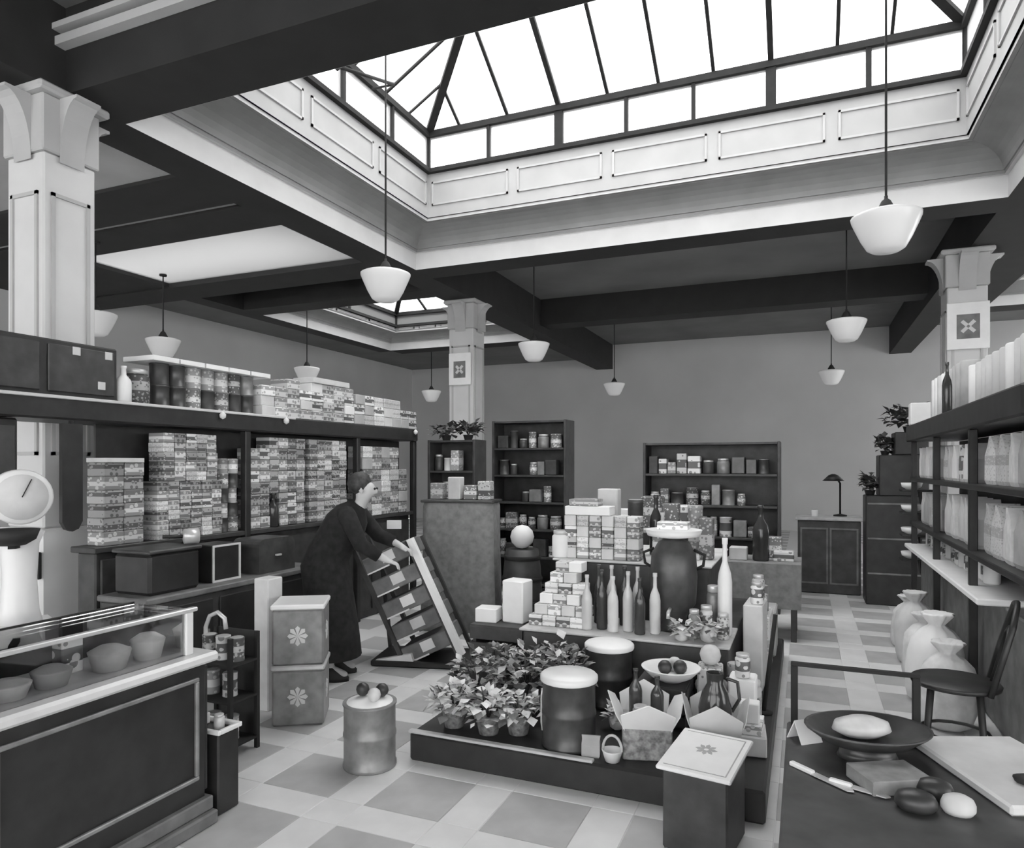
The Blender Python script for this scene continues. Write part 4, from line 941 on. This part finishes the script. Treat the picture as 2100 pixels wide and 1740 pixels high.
# kiosk at the back of the right aisle
t = thing('cash_desk', 'dark panelled cash desk with a pale top edge at the end of the right aisle', 'desk', (.28, 9.85, 0))
MB().cbox(-.36, -.26, 0, .36, .26, .91, .01).build('body', 'wood_dark', t); MB().cbox(-.39, -.29, .91, .39, .29, .95, .008).build('top', 'wood_pale', t)
for k in range(2):
    p = MB(); a, b_ = -.33+k*.34, -.01+k*.34
    for q in ((a, .12, b_, .14), (a, .80, b_, .82), (a, .14, a+.02, .80), (b_-.02, .14, b_, .80)): p.box(q[0], -.272, q[1], q[2], -.26, q[3])
    p.build('panel_moulding', 'wood_mid', t)
put('jar', 'paper_white', (.04, .10), (.12, 9.75, .951), 'tiny white jar on the cash desk', 'jar')
t = thing('desk_lamp', 'dark desk lamp with a tilted shade standing on the cash desk', 'lamp', (.42, 9.9, .951))
MB().lathe([(.08, 0), (.08, .015), (.015, .03)], 16).build('base', 'iron', t); MB().tube([(0, 0, .02), (0, 0, .42), (-.05, 0, .5)], .012, 8).build('stem', 'iron', t)
MB().lathe([(.02, .06), (.06, .04), (.13, -.03), (.125, -.03), (.05, .03), (.0, .05)], 18, (-.08, 0, .48)).build('shade', 'wood_black', t)
# stepped dark cabinet with plant
t = thing('stepped_cabinet', 'tall black stepped cabinet at the end of the right shelving', 'cabinet', (.95, 9.25, 0))
MB().cbox(-.30, -.22, 0, .34, .22, 1.25, .01).build('lower_case', 'wood_black', t); MB().cbox(-.16, -.2, 1.25, .34, .2, 1.72, .01).build('middle_case', 'wood_black', t); MB().cbox(.0, -.18, 1.72, .34, .18, 1.98, .01).build('upper_case', 'wood_black', t)
for z in (.35, .75, 1.15): MB().cbox(-.28, -.228, z, .32, -.22, z+.02, .003).build('ledge', 'wood_mid', t)
plant(1.12, 9.25, 1.981, 120, .22, .30, ['leaf_dark'], 95, 'dark leafy plant on top of the stepped cabinet', .10, 'tin_dark', .07, .07, 'plants near the right shelving')
plant(.71, 9.25, 1.251, 90, .07, .24, ['leaf_dark'], 96, 'dark leafy plant on the low step of the stepped cabinet', .08, 'tin_dark', .06, .06, 'plants near the right shelving')
plant(.865, 9.22, 1.721, 80, .07, .20, ['leaf_dark'], 97, 'dark leafy plant on the middle step of the stepped cabinet', .08, 'tin_dark', .05, .05, 'plants near the right shelving')

# ================================================================== RIGHT SHELVING
t = thing('right_shelving', 'dark shelving full of pale bags along the right side', 'shelving', (0, 0, 0))
rx0, rx1, ry0, ry1 = 1.0, 1.42, 4.05, 8.15
MB().cbox(rx0-.04, ry0, 1.84, rx1, ry1+.05, 2.0, .012).build('top_beam', 'wood_black', t)
for z in (1.44, 1.0): MB().cbox(rx0-.01, ry0, z, rx1, ry1, z+.04, .006).build('shelf_board', 'wood_black', t)
MB().cbox(rx0-.06, 4.9, .77, rx1, ry1, .81, .008).build('ledge', 'paper_white', t)
MB().box(rx1, ry0, 0, rx1+.02, ry1, 1.84).build('back_board', 'wood_black', t)
for y in (ry0, 5.42, 6.8, ry1-.05): MB().cbox(rx0+.0, y, 0, rx0+.05, y+.05, 1.84, .005).build('post', 'wood_black', t)
MB().cbox(rx0+.08, 4.1, 0, rx1-.01, 8.1, .77, .01).build('base_cupboard', 'wood_mid', t)
def bag_row(y0, y1, x, z, dm, mats, base, group, kd='bag'):
    wy = dm[1] if kd == 'bag' else dm[0]*2.1; wy += .03 if kd == 'bag' else .012
    n = int((y1-y0)/wy)
    for i in range(n):
        w_ = 'leftmost' if i == n-1 else ('rightmost' if i == 0 else ORD[n-1-i] + ' from left')
        put(kd, random.choice(mats), dm, (x+random.uniform(-.01, .01), y0+wy*(i+.5), z), base + ', ' + w_, {'bag': 'bag', 'roll': 'roll', 'jar': 'jar'}.get(kd, kd), group, rz=random.uniform(-.1, .1))
BW = ['paper_white', 'paper_pale', 'sack_cloth', 'print_0', 'print_7', 'paper_grey']
bag_row(4.12, 5.40, 1.14, 1.481, (.16, .20, .30), BW, 'pale bag on the upper right shelf, near bay', 'bags on the right shelving')
bag_row(5.49, 6.78, 1.14, 1.481, (.16, .18, .27), BW, 'pale bag on the upper right shelf, middle bay', 'bags on the right shelving')
bag_row(6.87, 8.08, 1.14, 1.481, (.16, .17, .29), BW[:3], 'pale bag on the upper right shelf, far bay', 'bags on the right shelving')
bag_row(4.12, 5.40, 1.14, 1.041, (.17, .22, .32), BW, 'pale bag on the middle right shelf, near bay', 'bags on the right shelving')
bag_row(5.49, 6.78, 1.14, 1.041, (.16, .20, .33), BW[:4], 'pale bag on the middle right shelf, middle bay', 'bags on the right shelving')
bag_row(6.87, 8.08, 1.14, 1.041, (.16, .18, .30), BW, 'pale bag on the middle right shelf, far bay', 'bags on the right shelving')
bag_row(5.49, 6.78, 1.16, .811, (.05, .15), ['print_0', 'paper_white', 'print_6', 'bottle_pale'], 'pale jar on the right ledge, middle bay', 'jars on the right ledge', 'jar')
bag_row(6.87, 8.08, 1.16, .811, (.05, .15), ['print_3', 'paper_pale', 'print_6', 'bottle_dark'], 'jar on the right ledge, far bay', 'jars on the right ledge', 'jar')
bag_row(4.15, 6.3, 1.2, 2.001, (.075, .34), ['paper_white', 'paper_pale', 'column_paint'], 'white paper roll standing on the right shelving', 'paper rolls on the right shelving', 'roll')
bag_row(6.35, 7.9, 1.2, 2.001, (.075, .42), ['paper_pale', 'paper_white', 'paper_grey'], 'taller pale roll on the far right shelving', 'paper rolls on the right shelving', 'roll')
put('packet', 'paper_white', (.18, .16, .22), (1.06, 8.02, 2.001), 'white box at the far end of the right shelving top', 'box', name='carton')
put('bottle', 'bottle_dark', (.035, .40), (1.02, 6.32, 2.001), 'slim dark bottle before the rolls on the right shelving', 'bottle')
# end brackets with white dishes
for i, z in enumerate((1.33, 1.10, .87, .62)):
    t = thing('dish_bracket', ['topmost', 'second from top', 'third from top', 'lowest'][i] + ' dark bracket shelf on the far end of the right shelving', 'bracket', (1.06, 8.16, z))
    MB().cbox(-.14, 0, 0, .2, .24, .02, .004).build('board', 'wood_black', t); MB().prism([(0, 0), (.18, 0), (0, -.12)], 'x', .02, .04).build('stay', 'wood_black', t)
    t = thing('white_dish', 'white dish on the ' + ['topmost', 'second', 'third', 'lowest'][i] + ' end bracket of the right shelving', 'dish', (1.02, 8.27, z+.0205))
    MB().lathe([(.05, 0), (.09, .03), (.10, .07), (.094, .07), (.08, .035), (0, .012)], 18).build('dish', 'paper_white', t)
# sacks on the floor before the shelving
for i, (x, y, a, h_, mt, lab) in enumerate([(.80, 5.02, .30, .52, 'sack_cloth', 'pale flour sack on the floor nearest the bentwood chair'), (.82, 5.5, .32, .60, 'paper_white', 'white flour sack, second from the chair'), (.84, 6.0, .30, .50, 'sack_cloth', 'pale flour sack, third from the chair'), (.84, 6.5, .28, .58, 'paper_pale', 'pale flour sack, fourth from the chair'), (.86, 7.05, .28, .46, 'sack_cloth', 'farthest pale flour sack along the right shelving')]):
    put('sack', mt, (a, a, h_), (x, y, 0), lab, 'sack', 'flour sacks along the right shelving', rz=i)

# bentwood chair
t = thing('bentwood_chair', 'dark bentwood chair with a round seat at the right edge', 'chair', (.73, 4.30, 0), R(-10))
MB().lathe([(0, .44), (.18, .445), (.205, .45), (.21, .465), (.20, .475), (.0, .468)], 28).build('seat', 'wood_black', t)
for a in (45, 135, 225, 315):
    c_, s_ = math.cos(R(a)), math.sin(R(a)); MB().tube([(.15*c_, .15*s_, .45), (.175*c_, .175*s_, .2), (.20*c_, .20*s_, 0)], [.017, .016, .013], 8).build('leg', 'wood_black', t)
MB().tube([(.16*math.cos(R(a)), .16*math.sin(R(a)), .2) for a in range(0, 361, 24)], .009, 6).build('leg_ring', 'wood_black', t)
MB().tube([(.15, -.16, .45), (.20, -.18, .65), (.24, -.16, .80), (.26, -.08, .89), (.265, 0, .905), (.26, .08, .89), (.24, .16, .80), (.20, .18, .65), (.15, .16, .45)], .015, 8).build('back_hoop', 'wood_black', t)
MB().tube([(.16, -.08, .46), (.20, -.10, .62), (.225, -.07, .74), (.235, 0, .78), (.225, .07, .74), (.20, .10, .62), (.16, .08, .46)], .011, 8).build('inner_hoop', 'wood_black', t)

# ================================================================== RIGHT DISPLAY TABLE WITH GLASS SCREEN
t = thing('glass_display_table', 'low dark display table with a framed glass screen at lower right', 'table', (0, 0, 0))
MB().cbox(-.05, 2.15, 0, .95, 3.24, .46, .01).build('body', 'wood_black', t)
MB().cbox(-.07, 2.13, .46, .97, 3.26, .495, .008).build('top', 'wood_dark', t)
for x in (-.04, .41): MB().cbox(x-.014, 3.18, .495, x+.014, 3.21, .755, .003).build('screen_post', 'iron', t)
MB().cbox(-.054, 3.18, .755, .424, 3.21, .77, .003).build('screen_rail', 'iron', t)
MB().box(-.026, 3.192, .495, .396, 3.198, .755).build('screen_pane', 'counter_glass', t)
t = thing('serving_dish', 'wide dark oval dish with a pale joint on the glass display table', 'dish', (.22, 2.98, .4955), R(22))
MB().lathe([(.11, 0), (.10, .02), (.07, .045), (.16, .06), (.225, .105), (.23, .112), (.215, .112), (.15, .075), (0, .066)], 30, sy=.78).build('dish', 'tin_dark', t)
t2 = thing('pale_joint', 'pale sliced joint lying in the dark oval dish', 'food', (.20, 2.98, .564), R(22))
MB().lathe([(0, 0), (.07, .008), (.11, .03), (.10, .06), (.05, .078), (0, .08)], 20, sy=.6).build('joint', 'fruit_pale', t2)
t = thing('marble_slab', 'thick pale marble slab lying on the right of the display table', 'slab', (.66, 2.96, .4955), R(22))
MB().cbox(-.18, -.28, 0, .22, .30, .035, .008).build('slab', 'marble', t)
tag(MB().lathe([(0, 0), (.035, .004), (.04, .018), (.02, .028), (0, .03)], 14, sx=1.3).build('dark_stopper', 'rubber', None, (.70, 2.84, .531)), 'small dark oval stopper lying on the marble slab', 'stopper')
def knife(x, y, z, rz, label, L_=.24):
    t = thing('carving_knife', label, 'knife', (x, y, z), rz, 'knives on the display table')
    MB().prism([(0, -.014), (L_*.6, -.012), (L_*.66, .004), (L_*.6, .014), (0, .014)], 'z', .004, .008).build('blade', 'tin_bright', t)
    MB().cbox(-L_*.42, -.011, 0, 0, .011, .016, .004).build('handle', 'paper_white', t)
knife(.03, 2.72, .4955, R(-40), 'pale handled carving knife at the left front of the display table'); knife(.15, 2.66, .4955, R(-20), 'shorter carving knife right of the first on the display table', .18)
t = thing('folded_card', 'small white folded card standing by the left post of the glass screen', 'card', (.0, 3.06, .4955), R(40))
MB().prism([(-.045, 0), (-.04, 0), (0, .075), (.04, 0), (.045, 0), (0, .083)], 'x', -.05, .05).build('card', 'paper_white', t)
for i, (x, y, r_, mt, lab) in enumerate([(.40, 2.70, .045, 'fruit_dark', 'dark round loaf at the front of the display table, left'), (.33, 2.58, .05, 'fruit_dark', 'dark round loaf nearest the camera on the display table'), (.45, 2.60, .04, 'paper_pale', 'pale small loaf beside the dark loaves')]):
    put('loaf', mt, (r_, .06), (x, y, .4955), lab, 'loaf', 'loaves on the display table', name='loaf')
put('packet', 'cloth_grey', (.22, .16, .05), (.27, 2.74, .4955), 'folded grey cloth before the dark dish', 'cloth', rz=.5, name='folded_cloth')

# more goods on the platform
k = 0
for i, (x, y, kd, dm, mt, lab) in enumerate([(-1.2, 5.35, 'tin', (.06, .42), 'tin_dark', 'tall dark canister behind the packet block, left'), (-1.05, 5.38, 'bottle', (.05, .46), 'bottle_dark', 'dark bottle behind the packet block'), (-.92, 5.3, 'packet', (.12, .1, .40), 'print_5', 'tall dark box behind the urn, left one'),
        (-.76, 5.42, 'tin', (.055, .38), 'print_3', 'grey canister on the top tier behind the urn'), (-.66, 5.28, 'packet', (.1, .1, .30), 'print_10', 'dark printed box at the right end of the top tier'), (-1.42, 5.4, 'packet', (.16, .12, .50), 'paper_pale', 'tall pale box at the back of the top tier'), (-1.6, 5.42, 'packet', (.14, .12, .42), 'print_8', 'tall printed box at the back left of the top tier'),
        (-.95, 5.02, 'jar', (.055, .24), 'print_4', 'dark jar at the right end of the packet block'), (-.96, 5.17, 'bottle', (.04, .34), 'bottle_pale', 'pale bottle at the right end of the packet block')]):
    put(kd, mt, dm, (x, y, T2), lab, {'packet': 'box', 'tin': 'canister'}.get(kd, kd), 'goods at the back of the top tier')
for i, (x, y, z, kd, dm, mt, lab) in enumerate([(-.285, 4.82, .702, 'jar', (.04, .14), 'print_0', 'pale jar on the tall pale carton, near one'), (-.285, 4.95, .702, 'jar', (.04, .17), 'print_6', 'printed jar on the tall pale carton, far one'), (-.29, 5.25, .552, 'tin', (.05, .14), 'print_3', 'printed tin on the broad pale carton, near one'), (-.29, 5.38, .552, 'tin', (.05, .18), 'tin_mid', 'grey tin on the broad pale carton, middle one'), (-.29, 5.5, .552, 'jar', (.045, .15), 'paper_white', 'white jar on the broad pale carton, far one'),
        (-.31, 3.99, .453, 'jar', (.04, .13), 'print_0', 'small pale jar on the bright white box'), (-.26, 3.75, .303, 'packet', (.10, .08, .10), 'paper_white', 'small white packet on the flat printed box'), (-.5, 4.16, .452, 'ball', (.06,), 'fruit_pale', 'pale round melon on the upright printed box'), (-.27, 4.24, .151, 'jar', (.045, .22), 'print_7', 'pale jar beside the slim iron post'), (-.37, 4.26, .151, 'tin', (.045, .30), 'print_11', 'printed tin between the slim post and the tier')]):
    put(kd, mt, dm, (x, y, z), lab, {'packet': 'packet', 'ball': 'melon'}.get(kd, kd), 'goods on the platform right edge', name='melon' if kd == 'ball' else None)
for i, (x, y, z, r_, lab) in enumerate([(-.70, 4.40, T1, .055, 'leafy pale cabbage on the lower tier right of the bottles'), (-.545, 4.43, T1, .062, 'leafy pale cabbage at the right corner of the lower tier'), (-.95, 3.78, .151, .055, 'leafy pale cabbage on the platform behind the lined hamper')]):
    t = thing('cabbage', lab, 'vegetable', (x, y, z), i, 'pale cabbages on the platform')
    MB().lathe([(.02, 0), (r_*.7, r_*.25), (r_*.85, r_*.9), (r_*.6, r_*1.5), (0, r_*1.75)], 12).build('heart', 'leaf_pale', t)
    foliage(46, r_*.9, r_*1.7, ['leaf_pale', 'leaf_mid', 'flower_white'], 200+i, leaf=.05).build('outer_leaves', None, t).location = (0, 0, .035)
